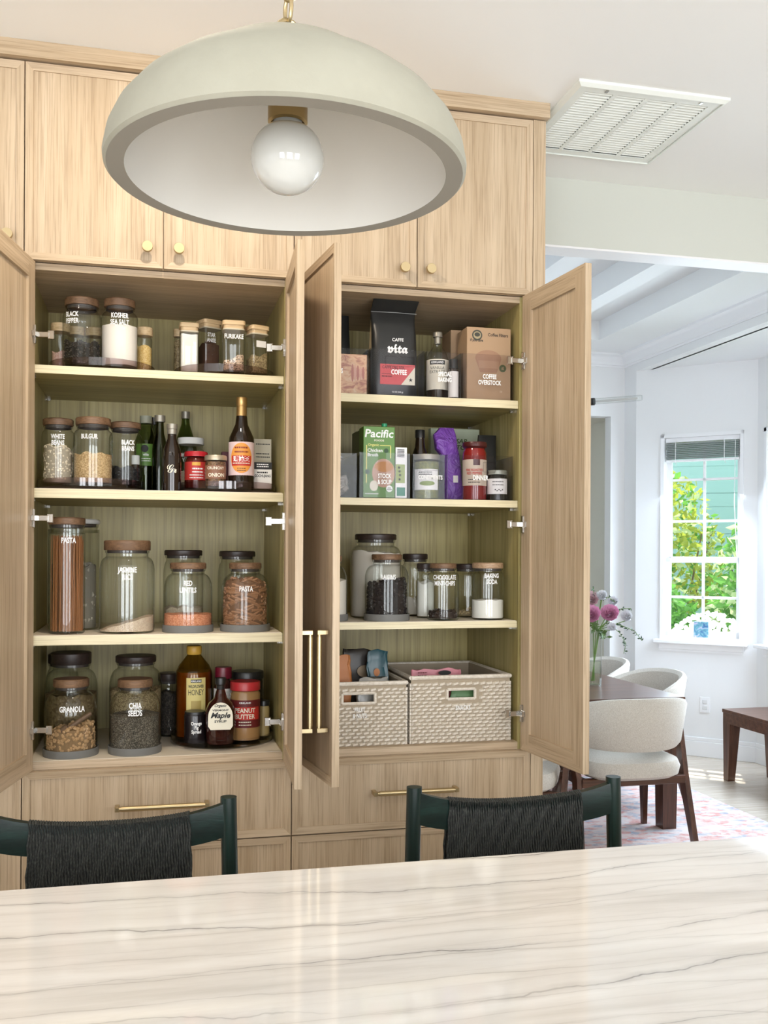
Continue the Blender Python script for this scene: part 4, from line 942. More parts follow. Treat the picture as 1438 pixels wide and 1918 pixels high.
def place(name, label, cat, u, Y, Z, group=None):
    X = xat(u, Y, Z+.08); return thing(name, label, cat, (X, Y, Z), 0, group), ppm((X, Y, Z)), (lambda v: zpx(u, v, Y, Z)), (lambda q: xat(q, Y, Z+.08)-X)
t, s, zv, xu = place('coffee_bag', 'tall black coffee bag with red and white label, top folded open', 'bag', 740, .09, ZB1)
H = min(zv(559), 2.3035-ZB1); w_ = 44/s
MB().ringloft(rings_bag([(0, w_*.98, .030, .03, 0), (.01, w_, .034, .03, 0), (zv(660), w_*1.0, .034, .03, 0), (zv(625), w_*.98, .028, .03, 0), (zv(600), w_*.97, .016, .03, -.002), (zv(583), w_*.98, .004, .024, -.003), (H, w_*1.0, .003, -.008, .001)])).build('body', bag, t, smooth=True)
MB().tube([(-w_, -.001+.022, zv(583)), (0, .017, zv(583)), (w_, .021, zv(583))], .0012, 5).build('tie', mat('bag_tie', (.30, .31, .31), .4), t)
MB().add([(-w_*1.01, .01, zv(655)), (-w_*1.01, .05, zv(655)), (-w_*.99, .026, zv(588))], [(0, 1, 2)]).build('side_gusset', bagside, t)
yf = -.0055
text_flat('CAFFE', 6/s, t, 4/s, yf, zv(637), white, width=22/s, bold=.02); text_flat('𝖛𝖎𝖙𝖆', 15/s, t, 4/s, yf, zv(654), white, width=40/s, bold=.03)
lb = flat_poly(rect(xu(711), xu(776), zv(721), zv(683)), yf-.0004, mat('coral_label', (.66, .10, .11), .5), t, 'label')
flat_poly([(xu(750), zv(721)), (xu(776), zv(721)), (xu(776), zv(687))], yf-.0008, cream, lb, 'corner'); text_flat('CAFFE DEL SOL', 5.5/s, lb, xu(736), yf-.0009, zv(689), mat('label_maroon', (.16, .02, .03), .5), width=44/s)
text_flat('★', 6/s, lb, xu(768), yf-.0012, zv(711), black, sx=1); flat_poly(rect(xu(714), xu(734), zv(702), zv(701)), yf-.0009, mat('label_maroon', (.16, .02, .03), .5), lb, 'rule'); text_flat('MEDIUM ROAST', 2.4/s, lb, xu(724), yf-.0009, zv(706), black, width=20/s)
text_flat('12 OZ (340 g)', 2.6/s, t, xu(744), yf, zv(735), white, width=21/s)
t, s, zv, xu = place('coffee_bag', 'plain black bag in the shadow behind the coffee bag', 'bag', 627, .27, ZB1)
MB().ringloft(rings_bag([(0, .046, .03, 0, 0), (.01, .048, .034, 0, 0), (zv(655), .048, .034, 0, 0), (zv(620), .047, .01, 0, 0), (zv(590), .046, .003, .004, 0)])).build('body', bag, t, smooth=True)
t, X, s, a = bottle('vanilla_bottle', 'clear vanilla extract bottle with cream label and grey stopper', 'bottle', 819, .128, ZB1, [(8, 642), (9, 650), (17, 660), (20.5, 670), (21.5, 680), (21.5, None)], glass, [(8, 622), (9, 624), (9, 631), (6, 632), (6, 644)], greycap, None, [(20.6, 700), (20.6, None)], mat('vanilla', (.025, .012, .006), .1))
r = 21.8/s; zz = lambda v: zpx(819, v, .128-r, ZB1); lb = patch(r, a-1.3, a+1.3, zz(729), zz(672), cream, t)
round_poly(rect(-15/s, 15/s, zz(682), zz(674)), r+.0005, a, black, lb, 'band'); text_round('KIRKLAND', 4/s, lb, r+.001, a, zz(678), white, width=24/s); text_round('VANILLA\nEXTRACT', 5.5/s, lb, r+.0006, a, zz(692), black, width=30/s, bold=0)
t, X, s, a = bottle('extract_bottle', 'small black-capped extract bottle with white label beside the vanilla', 'bottle', 849, .068, ZB1, [(7, 690), (9, 695), (9.5, 699), (9.5, None)], mat('dark_extract', (.03, .02, .015), .2), [(8, 673), (8.5, 674), (8.5, 690)], blackm)
patch(9.9/s, a-1.3, a+1.3, .004, zpx(849, 697, .07, ZB1), whitep, t)
kraft = mat('kraft_card', (.44, .29, .17), .65)
t, s, wd, h, zv, xu = carton('filter_box', 'brown kraft coffee filter box with printed bowl and tree emblem', 'box', 874, 956, 614, .060, ZB1, .10, kraft)
flat_poly(disc_poly(xu(893), zv(629), 10/s, 10/s), -.0005, mat('emblem_dark', (.05, .05, .035), .5), t, 'emblem'); flat_poly(disc_poly(xu(893), zv(629), 7.5/s, 7/s), -.0009, mat('emblem_tan', (.40, .32, .18), .5), t, 'emblem'); flat_poly(disc_poly(xu(893), zv(628), 5.5/s, 4/s), -.0012, mat('emblem_dark', (.05, .05, .035), .5), t, 'emblem')
text_flat('if you care', 5/s, t, xu(892), -.0006, zv(639), black, width=25/s); text_flat('Coffee Filters', 6/s, t, xu(932), -.0006, zv(627), mat('print_brown', (.07, .045, .03), .5), width=40/s)
flat_poly(disc_poly(xu(914), zv(672), 26/s, 16/s, 20, 0, math.pi)+[(xu(899), zv(698)), (xu(930), zv(698))], -.0005, mat('bowl_print', (.36, .20, .12), .5), t, 'bowl_print'); flat_poly(rect(xu(896), xu(934), zv(690), zv(676)), -.0008, mat('bowl_print_light', (.42, .25, .15), .5), t, 'bowl_print')
flat_poly(disc_poly(xu(941), zv(689), 7/s, 7/s), -.0006, mat('green_seal', (.08, .10, .04), .5), t, 'seal'); text_flat('#2', 5/s, t, xu(941), -.0012, zv(689), kraft); text_flat('100', 4/s, t, xu(938), -.0006, zv(733), mat('print_pale', (.60, .46, .32), .5))
fb0 = xat(866, .045, R1+.05)+.006
carton('filter_box', 'second kraft filter box behind the front filter box', 'box', proj((fb0, .19, ZB1+.05))[0], proj((fb0+.150, .19, ZB1+.05))[0], 620, .19, ZB1, .10, kraft)
# second bin shelf
bin_('clear bin of crumpled silver packets', 585, 668, 848, .045, R2, .40)
bin_('clear bin lettered STOCK & SOUP around the broth carton', 673, 768, 848, .045, R2, .40, 'STOCK\n& SOUP', 897, 8.5, 720)
bin_('clear bin lettered CONDIMENTS around the green relish jar', 773, 833, 851, .045, R2, .40, 'CONDIMENTS', 894, 8, 806, (782, 826, 863, 881))
bin_('clear bin lettered DINNER around the red pepper jar', 837, 961, 853, .045, R2, .40, 'DINNER', 895, 9, 900, (905, 927, 866, 884))
sil_ = mat('crumpled_silver', (.50, .47, .42), .35, .3)
for i, (x, zl, zh) in enumerate(((604, .018, .064), (641, .018, .064), (624, .100, .126))):
    X = xat(x, .10, ZB2)
    b = MB()
    for q in range(30):
        c = Vector((rng.uniform(-.013, .013), rng.uniform(-.03, .03), rng.uniform(zl, zh))); M = rrot(); b.blob(c, .016, .005, .011, M, 5, 3)
    o = b.build('snack_packet', sil_, None, (X, .10, ZB2)); tag(o, ('crumpled silver packet at the door side of its clear bin', 'crumpled silver packet against the broth carton bin', 'crumpled silver packet lying on top of the other two')[i], 'packet', 'crumpled silver packets')
grn = mat('broth_green', (.10, .24, .035), .4)
t, s, wd, h, zv, xu = carton('broth_carton', 'green chicken broth carton lettered Pacific with a soup bowl print', 'carton', 680, 739, 799, .058, ZB2, .063, grn)
MB().lathe([(0, h), (.009, h), (.009, h+.012), (0, h+.012)], 20, (xu(722), .02, 0)).build('cap', mat('green_cap', (.02, .28, .13), .35), t, smooth=True)
text_flat('Pacific', 15/s, t, 0, -.0006, zv(812), white, width=55/s, bold=.02, shear=.12); text_flat('FOODS', 3.5/s, t, 0, -.0006, zv(825), cream, width=19/s)
yl = mat('print_yellow', (.72, .68, .20), .5)
for a_, b_, c_, d_ in ((685, 687, 834, 905), (711, 732, 833.5, 835), (730, 732, 834, 858)): flat_poly(rect(xu(a_), xu(b_), zv(d_), zv(c_)), -.0006, yl, t, 'border')
text_flat('Organic', 4.5/s, t, xu(699), -.0006, zv(834), yl, width=21/s); text_flat('Chicken', 6.5/s, t, xu(702), -.0006, zv(843.5), white, width=29/s, bold=.02); text_flat('Broth', 6/s, t, xu(698), -.0006, zv(852), white, width=20/s, bold=.02)
flat_poly(disc_poly(xu(723), zv(844), 4.5/s, 4.5/s), -.0006, mat('print_dark_green', (.02, .07, .02), .5), t, 'heart_badge'); flat_poly(disc_poly(xu(718), zv(886), 22/s, 27/s), -.0006, mat('soup_bowl', (.56, .34, .24), .5), t, 'bowl_print'); flat_poly(disc_poly(xu(719), zv(874), 18/s, 10/s), -.001, mat('soup_print', (.54, .24, .07), .5), t, 'soup_print')
flat_poly(disc_poly(xu(700), zv(910), 8/s, 10/s), -.0012, cream, t, 'garlic_print'); flat_poly(disc_poly(xu(688), zv(884), 4.5/s, 5/s), -.0012, mat('print_dark_green', (.02, .07, .02), .5), t, 'herb_print'); flat_poly(disc_poly(xu(729), zv(915), 6.2/s, 6.2/s), -.0014, white, t, 'seal'); text_flat('USDA\nORGANIC', 2.2/s, t, xu(729), -.0018, zv(915), mat('print_dark_green', (.02, .07, .02), .5), width=10/s)
small_print_flat(t, xu(697), -.0006, 26/s, [zv(925)], .0025, white)
for i in (1, 2): carton('broth_carton', ('first', 'second')[i-1]+' dark green broth carton queued behind the front carton', 'carton', 680-7*i, 733-7*i, 803+3*i, .058+.075*i, ZB2, .063, mat('broth_side', (.06, .10, .03), .4))
t, s, wd, h, zv, xu = carton('bouillon_box', 'slim white and green box beside the broth carton', 'box', 740.5, 762, 838, .062, ZB2, .06, white)
for i in range(6): flat_poly(rect(xu(743.5), xu(757), zv(843.4+2.6*i), zv(842+2.6*i)), -.0006, black, t, 'barcode')
flat_poly(rect(xu(741), xu(758), zv(905), zv(870)), -.0006, mat('print_olive', (.34, .42, .14), .5), t, 'panel_print'); flat_poly(rect(xu(743), xu(758.5), zv(929), zv(913)), -.0006, mat('print_teal', (.02, .22, .14), .5), t, 'panel_print')
for v in (876, 883, 890, 898): flat_poly(disc_poly(xu(747+v % 3), zv(v), 2.6/s, 2/s, 8), -.001, black, t, 'print')
t, X, s, a = lidjar('jar of green relish with white label in the condiments bin', 799, .097, ZB2, [(23, 862), (24.3, 868), (24.3, None)], glass, [(23.6, 851), (24.3, 853), (24.3, 861)], greycap, [(23.6, 866), (23.6, None)], grain('green_relish', [(.2, (.10, .12, .02)), (.8, (.30, .30, .08))], 160))
r = 24.6/s; zz = lambda v: zpx(799, v, .097-r, ZB2); lb = patch(r, a-1.15, a+1.0, zz(917), zz(878), white, t); round_poly(disc_poly(.002, zz(905), 15/s, 4.5/s), r+.0005, a, mat('relish_print', (.22, .30, .06), .5), lb); small_print_round(lb, r+.0006, a-.1, 26/s, [zz(884), zz(888)], .003, black)
bottle('sauce_bottle', 'black-capped dark sauce bottle behind the green relish jar', 'bottle', 786, .185, ZB2, [(8, 820), (10, 838), (16, 855), (16.5, None)], darkglass, [(8.5, 805), (9, 806), (9, 820)], blackm)
purple = mat('purple_foil', (.21, .07, .42), .38)
t, s, zv, xu = place('snack_bag', 'crinkled purple snack bag leaning beside the dinner bin', 'bag', 843, .190, ZB2)
MB().ringloft(rings_bag([(0, 20/s, .020, -.008, 2/s), (.02, 20/s, .024, -.008, 2/s), (zv(880), 18/s, .022, -.004, 1/s), (zv(852), 18/s, .022, .0, -2/s), (zv(842), 21/s, .022, .0, -8/s), (zv(815), 22/s, .014, .01, -10/s), (zv(801), 14/s, .004, .012, -6/s)])).build('body', purple, t, smooth=True)
bump(purple, noise(purple, coords(purple, (22, 22, 22)), 1, 3, .5, 1.5), .9, .02)
flat_poly(rect(xu(843), xu(852), zv(905), zv(892)), -.032, whitep, t, 'label')
t, s, wd, h, zv, xu = carton('crouton_bag', 'white and green crouton bag lettered CAESAR CROUTONS', 'bag', 806, 897, 803, .335, ZB2, .03, mat('crouton_bag', (.42, .47, .34), .5))
text_flat('CAESAR\nCROUTONS', 9/s, t, xu(853), -.0008, zv(832), mat('print_forest', (.06, .10, .02), .5), shear=.2, width=72/s)
t, s, zv, xu = place('snack_bag', 'dark foil bag in the shadow behind the red pepper jar', 'bag', 909, .185, ZB2)
MB().ringloft(rings_bag([(0, .030, .018, 0, 0), (.01, .033, .021, 0, 0), (zv(845), .033, .014, 0, .002), (zv(815), .032, .003, .004, .006)])).build('body', bag, t, smooth=True)
t, X, s, a = lidjar('tall jar of red roasted peppers with cream label', 888.5, .100, ZB2, [(19, 840), (22, 848), (22.5, 856), (22.5, None)], mat('red_peppers', (.22, .010, .010), .12, coat=.5), [(22, 828), (23, 830), (23, 836), (19, 840)], mat('maroon_lid', (.07, .012, .012), .3))
r = 22.8/s; zz = lambda v: zpx(888.5, v, .100-r, ZB2); lb = patch(r, a-1.4, a+1.4, zz(909), zz(860), mat('label_oatmeal', (.66, .56, .44), .5), t); round_poly(rect(.0, .022, zz(871), zz(860)), r+.0005, a-.1, mat('maroon_lid', (.07, .012, .012), .3), lb, 'tab')
text_round('FIRE ROASTED\nRED PEPPERS', 4.6/s, lb, r+.0006, a, zz(883), mat('label_red', (.52, .03, .02), .5), width=34/s); small_print_round(lb, r+.0006, a, 24/s, [zz(898), zz(903)], .0025, black)
t, X, s, a = lidjar('small dark olive jar with white label beside the red peppers', 931, .085, ZB2, [(16.8, 890), (18.8, 896), (18.8, None)], mat('olive_paste', (.02, .02, .015), .15), [(17.6, 881), (18.5, 882), (18.5, 889)], mat('pale_tin_lid', (.36, .38, .32), .4, .3))
r = 19.1/s; zz = lambda v: zpx(931, v, .085-r, ZB2); lb = patch(r, a-1.3, a+1.3, zz(925), zz(896), white, t); small_print_round(lb, r+.0006, a+.1, 22/s, [zz(902), zz(908)], .0025, black)
for i in range(5): round_poly(disc_poly(-.006+.006*i, zz(917+(i % 2)*2), .0018, .0024, 8), r+.0006, a, black, lb)
# third shelf of the basket pantry
jar('half-hidden jar of flour behind the open door edge', 612, 76, 1040, .12, R3, 56, 12, lidwood, (), (1088, 'pale flour in the jar by the door edge', M_flour, {}), True)
jar('large dark-lidded jar of white flour behind the raisins', 703, 95, 1000, .262, R3, 78, 11, liddark, (), (1034, 'white flour filling the large jar', M_flour, dict(slope=-.006, rough=.002)), sh=.80)
jar('jar lettered RAISINS on a grey silicone base', 724, 82, 1038, .105, R3, 57, 11, lidwood, [('RAISINS', 1081, 9, 3)], (1092, 'dark raisins in the lettered jar', M_raisin, dict(pieces=('chunk', 420, .012), slope=.010)), True, .70)
jar('dark-lidded jar of pale powder behind the raisins jar', 777, 50, 1037, .33, R3, 47, 11, liddark, (), (1122, 'pale powder in the jar behind the raisins', M_flour, {}), sh=.82)
jar('jar of white powder behind the chocolate mint chips', 797, 34, 1055, .21, R3, 34, 11, liddark, (), (1090, 'white powder in the jar behind the chocolate chips', M_soda, {}), sh=.85)
jar('jar lettered CHOCOLATE MINT CHIPS', 829.5, 60, 1055, .095, R3, 50, 10, lidwood, [('CHOCOLATE\nMINT CHIPS', 1087, 8.4, 4)], (1147, 'dark chocolate mint chips low in the lettered jar', M_choc, dict(pieces=('chunk', 150, .009))), sh=.84)
jar('dark-lidded jar with a layer of chickpeas behind the baking soda', 876, 50, 1056, .23, R3, 48, 10, liddark, (), (1145, 'chickpeas in the jar behind the baking soda', M_chick, dict(pieces=('bean', 90, .009))), sh=.84)
jar('pale-lidded jar lettered BAKING SODA', 913, 61, 1054, .100, R3, 58, 11, lidlight, [('BAKING\nSODA', 1084, 8.4, 8)], (1125, 'white baking soda in the lettered jar', M_soda, dict(rough=.0015)), sh=.86)
# baskets
rattan = mat('whitewashed_rattan', (.66, .58, .47), .7); rattan_in = mat('beige_rattan_lining', (.40, .33, .24), .8)  # lining is a plain beige box behind the weave
L(rattan, ramp(rattan, noise(rattan, coords(rattan, (90, 90, 90)), 1, 4, .6), [(.3, (.62, .55, .44)), (.65, (.82, .76, .67))]), bsdf(rattan).inputs['Base Color'])
def basket(label, u0, u1, vt, Yf, d, slot, body, tu, tv):
    X0, X1 = xat(u0, Yf, R4+.1), xat(u1, Yf, R4+.1); wd = X1-X0; um = (u0+u1)/2; h = zpx(um, vt, Yf, R4); s = ppm(((X0+X1)/2, Yf, R4))
    t = thing('woven_basket', label, 'basket', ((X0+X1)/2, Yf, R4), 0, 'woven baskets on the bottom shelf')
    sa, sb = xat(slot[0], Yf, R4+.1)-(X0+X1)/2, xat(slot[1], Yf, R4+.1)-(X0+X1)/2; za, zb = zpx(um, slot[3], Yf, R4), zpx(um, slot[2], Yf, R4); k = .006
    x0, x1 = -wd/2, wd/2
    ln = MB().box(x0, x1, .004, .004+k, 0, za).box(x0, x1, .004, .004+k, zb, h).box(x0, sa, .004, .004+k, za, zb).box(sb, x1, .004, .004+k, za, zb)
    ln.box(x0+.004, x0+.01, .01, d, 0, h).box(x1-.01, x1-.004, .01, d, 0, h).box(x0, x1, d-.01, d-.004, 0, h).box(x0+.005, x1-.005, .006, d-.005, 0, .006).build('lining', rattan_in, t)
    rows = int((h-.012)/.0112); wv = MB()
    for j in range(rows):
        z0 = .001+j*.0112
        def run(n, f):
            for i in range(n): f(i, (.5 if j % 2 else 0))
        nx = int(wd/.0225); ny = int(d/.0225)
        for i in range(-1, nx+1):
            a = x0+(i+(.5 if j % 2 else 0))*.0225; b = a+.021
            a, b = max(a, x0), min(b, x1)
            if b-a < .004: continue
            if not (b > sa-.004 and a < sb+.004 and z0+.011 > za-.003 and z0 < zb+.003):
                tl_ = rng.uniform(-.0014, .0014); wv.add([(a, .004, z0), (b, .004, z0+.0035), (b, .004, z0+.0145-.003), (a, .004, z0+.0085), (a+.003, -.0025+tl_, z0+.001), (b-.003, -.0025, z0+.0042), (b-.003, -.0025, z0+.0100), (a+.003, -.0025+tl_, z0+.0072)], [(4, 5, 6, 7), (0, 1, 5, 4), (1, 2, 6, 5), (2, 3, 7, 6), (3, 0, 4, 7)])
            wv.box(a, b, d-.006, d, z0, z0+.0095)
        for i in range(-1, ny+1):
            a = (i+(.5 if j % 2 else 0))*.0225; b = a+.021; a, b = max(a, .003), min(b, d-.003)
            if b-a < .004: continue
            for sd in (-1, 1): wv.box(sd*(wd/2)-.004, sd*(wd/2)+.002*sd+.002, a, b, z0, z0+.0095)
    wv.build('weave', rattan, t, kind='stuff')
    rm = MB(); pts = [(x0, .003, h), (x1, .003, h), (x1, d-.003, h), (x0, d-.003, h), (x0, .003, h)]
    for a, b in zip(pts, pts[1:]): rm.tube([a, b], .0068, 8)
    rm.build('rim', rattan, t, smooth=True)
    rm = MB(); q = .004; pts = [(sa, q, za), (sb, q, za), (sb, q, zb), (sa, q, zb), (sa, q, za)]
    for a, b in zip(pts, pts[1:]): rm.tube([a, b], .005, 6)
    rm.build('handle_hole_rim', rattan, t, smooth=True)
    text_flat(body, 8.5/s, t, xat(tu, Yf, R4+.1)-(X0+X1)/2, -.0055, zpx(um, tv, Yf, R4), white)
    return t
basket('woven whitewashed basket lettered FRUIT & NUTS', 578, 761, 1281, .050, .36, (641, 703, 1299, 1318), 'FRUIT\n& NUTS', 673, 1335)
basket('woven whitewashed basket lettered SNACKS with pink packets', 770, 955, 1268, .050, .40, (838, 890, 1291, 1309), 'SNACKS', 866, 1325)
ZK = R4+.007
def pouch(label, u, Y, vt, hw_, m, tilt=0, hd=.014, name='snack_pouch', z0=.0):
    t, s, zv, xu = place(name, label, 'packet', u, Y, ZK); h = zv(vt)
    lv = [(z0, hw_*.96, hd, 0, 0), (z0+.012, hw_, hd*1.3, 0, 0)]
    for f in (.3, .45, .58, .7, .8, .88, .95, 1): lv.append((h*f, hw_*(1-.10*max(0, f-.8)/.2)*rng.uniform(.95, 1.02), max(.002, hd*(1-.9*max(0, f-.55)/.45)), rng.uniform(-.004, .004), tilt*f+rng.uniform(-.003, .003)))
    rg = [[(x+rng.uniform(-.0015, .0015), y+rng.uniform(-.0025, .0025), z+(.004*math.sin(x*90+h*50) if i_ > 6 else 0)) for x, y, z in r_] for i_, r_ in enumerate(rings_bag(lv))]
    MB().ringloft(rg).build('body', m, t, smooth=True)
    return t, zv, xu
tealp = mat('teal_foil', (.012, .07, .09), .3); navyp = mat('dark_kraft_pouch', (.035, .028, .022), .4); pinkp = mat('pink_foil', (.66, .24, .29), .4); orangep = mat('orange_card', (.46, .17, .05), .5)
t, zv, xu = pouch('teal foil pouch standing in the fruit and nuts basket', 703, .20, 1218, .036, tealp, .008); flat_poly(disc_poly(.0, zv(1258), .010, .013), -.017, orangep, t, 'print')
t, zv, xu = pouch('dark pouch with tan window leaning in the fruit basket', 674, .255, 1216, .052, navyp, -.01); flat_poly(disc_poly(.012, zv(1256), .026, .020), -.018, mat('pouch_tan', (.30, .22, .13), .5), t, 'print')
pouch('orange and white packet at the end of the fruit basket', 640, .13, 1228, .030, orangep)
pouch('clear cellophane bag lying in front of the teal pouch', 698, .115, 1270, .052, mat('cellophane', (.30, .29, .26), .2))
t, zv, xu = pouch('pink packet with dark motif in the snacks basket', 818, .165, 1253, .090, pinkp); flat_poly(disc_poly(.02, zv(1259), .022, .008), -.02, black, t, 'print'); small_print_flat(t, -.055, -.021, .03, [zv(1258), zv(1263)], .004, mat('label_maroon', (.16, .02, .03), .5))
pouch('green floral packet behind the slot of the snacks basket', 868, .088, 1285, .045, mat('floral_green', (.12, .24, .10), .4))

# ================================================================== DINING ROOM
tag(MB().box(1.35, 3.74, 1.15, 4.0, 0, .008, .002).build('area_rug', rugm), 'faded red and blue patterned rug under the dining table', 'rug')
tb = thing('dining_table', 'dark walnut dining table carrying the flower vase', 'table', (2.35, 2.90, .008))
MB().box(-.85, .84, -1.02, 1.05, .699, .729, .003).build('table_top', walnut, tb)
for a in ((-.80, .80, -.965, -.94), (-.80, .80, .965, .99)): MB().box(*a, .62, .699).build('apron', walnut, tb)
for a in ((-.80, -.775, -.965, .99), (.775, .80, -.965, .99)): MB().box(*a, .62, .699).build('apron', walnut, tb)
for sx in (-.77, .77):
    for sy in (-.94, .965): MB().ringloft([[(sx-.04, sy-.04, 0), (sx+.04, sy-.04, 0), (sx+.04, sy+.04, 0), (sx-.04, sy+.04, 0)], [(sx-.05, sy-.05, .699), (sx+.05, sy-.05, .699), (sx+.05, sy+.05, .699), (sx-.05, sy+.05, .699)]]).build('leg', walnutZ, tb)
def super_ring(hx, hy, z, p=.6, n=32):
    return [(hx*math.copysign(abs(math.cos(a))**p, math.cos(a)), hy*math.copysign(abs(math.sin(a))**p, math.sin(a)), z) for a in [2*math.pi*i/n for i in range(n)]]
def dining_chair(label, loc, rz):
    t = thing('dining_chair', label, 'chair', (loc[0], loc[1], .008), R_(rz), 'upholstered dining chairs')
    MB().ringloft([[(x, y-.02, z) for x, y, z in r_] for r_ in (super_ring(.235, .235, .362), super_ring(.262, .262, .380), super_ring(.270, .270, .420), super_ring(.258, .258, .452), super_ring(.20, .20, .470), super_ring(.06, .06, .474))]).build('seat', linen, t, smooth=True)
    rings = []; A = 100
    for i in range(41):
        a = R_(-A+2*A*i/40); q = abs(2*i/40-1); top = .785-.150*q**2.6; bot = .520+.050*q**3; e = 1-.25*max(0, q-.85)/.15
        def P(r, z): lean = .045*(z-.50)/.28; return ((r+lean)*1.02*math.sin(a), -(r+lean*.8)*math.cos(a), z)
        th = .046*e
        rings.append([P(.262, bot), P(.262+th*.25, bot-.008), P(.262+th*.75, bot-.008), P(.262+th, bot+.01), P(.262+th, (top+bot)/2), P(.262+th, top-.02), P(.262+th*.75, top-.002), P(.262+th*.4, top), P(.262, top-.02), P(.262, (top+bot)/2)])
    MB().ringloft(rings).build('backrest', linen, t, smooth=True)
    for s in (-1, 1):
        MB().ringloft([[(s*.318-.014, -.225-.022, 0), (s*.318+.014, -.225-.022, 0), (s*.318+.014, -.225+.012, 0), (s*.318-.014, -.225+.012, 0)], [(s*.300-.014, -.135-.035, .36), (s*.300+.014, -.135-.035, .36), (s*.300+.014, -.135+.03, .36), (s*.300-.014, -.135+.03, .36)], [(s*.318-.012, -.06-.02, .615), (s*.318+.012, -.06-.02, .615), (s*.318+.012, -.06+.016, .615), (s*.318-.012, -.06+.016, .615)]]).build('rear_leg', walnutZ, t)
        MB().ringloft([[(s*.275-.013, .215, 0), (s*.275+.013, .215, 0), (s*.275+.013, .24, 0), (s*.275-.013, .24, 0)], [(s*.25-.018, .165, .385), (s*.25+.018, .165, .385), (s*.25+.018, .215, .385), (s*.25-.018, .215, .385)]]).build('front_leg', walnutZ, t)
        MB().box(s*.272-.014, s*.272+.014, -.16, .20, .318, .362, .004).build('side_rail', walnut, t)
    MB().box(-.29, .29, -.185, -.150, .318, .362, .004).build('back_rail', walnut, t); MB().box(-.25, .25, .175, .205, .318, .362, .004).build('front_rail', walnut, t)
dining_chair('oatmeal curved-back chair with its back to the kitchen, at the table corner', (2.765, 1.83), 0)
dining_chair('oatmeal curved-back chair beside the near corner of the bay side', (3.225, 2.60), 90)
dining_chair('oatmeal curved-back chair beyond the vase on the bay side', (3.225, 3.32), 90)
dining_chair('oatmeal curved-back chair mostly hidden behind the open pantry door', (2.09, 1.72), -28)
bn = thing('wooden_bench', 'walnut bench with tapered legs in the bay', 'bench', (4.30, 2.15, 0))
MB().box(-.20, .20, -.80, .80, .455, .478, .002).build('top', walnut, bn); MB().box(-.195, .195, -.795, .795, .385, .455).build('apron', walnut, bn)
for sx in (-1, 1):
    for sy in (-1, 1): MB().ringloft([[(sx*.165-.026, sy*.765-.026, 0), (sx*.165+.026, sy*.765-.026, 0), (sx*.165+.026, sy*.765+.026, 0), (sx*.165-.026, sy*.765+.026, 0)], [(sx*.155-.04, sy*.755-.04, .385), (sx*.155+.04, sy*.755-.04, .385), (sx*.155+.04, sy*.755+.04, .385), (sx*.155-.04, sy*.755+.04, .385)]]).build('leg', walnutZ, bn)
# vase with peonies
TZ = .737; vp = hit(1112, 1285, Z=TZ); vs_ = ppm(vp)
va = thing('glass_vase', 'tall clear glass vase with water on the dining table', 'vase', (vp.x, vp.y, TZ)); VR = 14/vs_; VH = 104/vs_
MB().lathe([(0, .012), (VR*.85, .010), (VR*.9, 0), (VR*.95, .004), (VR, .02), (VR*1.02, VH)], 36).build('glass', glass, va, smooth=True)
MB().lathe([(0, .014), (VR*.93, .014), (VR*.95, VH*.45), (0, VH*.45)], 32).build('water', glassmat('vase_water', (.93, .96, .90), 1.3), va, smooth=True)
stemm = mat('flower_stem', (.16, .28, .06), .6); leafm = mat('bouquet_leaf', (.03, .085, .03), .5); leafl = mat('bouquet_leaf_light', (.12, .20, .06), .5)
pk = [mat('peony_pink', (.80, .40, .58), .6), mat('peony_pale_pink', (.82, .58, .62), .6), mat('white_petal', (.82, .82, .84), .6)]
def fpos(u, v, dd=0): p = CAM+ray(u, v)*(depth(vp)+dd); return p-Vector((vp.x, vp.y, TZ))
def flower(label, u, v, rpx, m, dd=0, n=46):
    c = fpos(u, v, dd); r = rpx/vs_; t = thing('cut_flower', label, 'flower', (vp.x, vp.y, TZ), 0, 'flowers in the dining vase')
    e = Vector((c.x, c.y, 0)); e = e.normalized()*min(e.length*.25, VR*.72)
    MB().tube([(-e.x*.5, -e.y*.5, .03), (e.x, e.y, VH+.004), c-Vector((0, 0, r*.5))], .0028, 6).build('stem', stemm, t)
    b = MB(); ax = Vector((-.45, -.75, .5)).normalized()
    for i in range(n):
        f = math.sqrt((i+.5)/n); an = i*2.4; e1 = ax.orthogonal().normalized(); e2 = ax.cross(e1)
        d = (e1*math.cos(an)+e2*math.sin(an))*f+ax*(1.05-f*.9); d.normalize(); w = d.cross(ax).normalized()*r*(.22+.22*f); up = (d*.9+ax*.25).normalized()
        p = c+d*r*.18; q = c+up*r*(.70+.35*f); mid = (p+q)/2+d*r*.12
        b.add([p-w*.4, p+w*.4, mid+w, q+w*.75+ax*r*.08, q-w*.75+ax*r*.08, mid-w], [(0, 1, 2, 5), (5, 2, 3, 4)])
    b.build('petals', m, t, smooth=True)
flower('deep pink peony low at the side of the vase', 1142, 1151, 18, pk[0]); flower('pink peony in the middle of the bouquet', 1107, 1153, 19, pk[0], -.03); flower('pale pink peony at the top of the bouquet', 1107, 1124, 16, pk[1], .02)
flower('white blossom near the top of the bouquet', 1127, 1117, 11, pk[2], 0, 26); flower('white blossom standing out over the chair', 1173, 1156, 12, pk[2], .02, 26); flower('white blossom between the pink peony and the twigs', 1148, 1128, 11, pk[2], .05, 26); flower('small white blossom under the deep pink peony', 1146, 1176, 9, pk[2], -.02, 20)
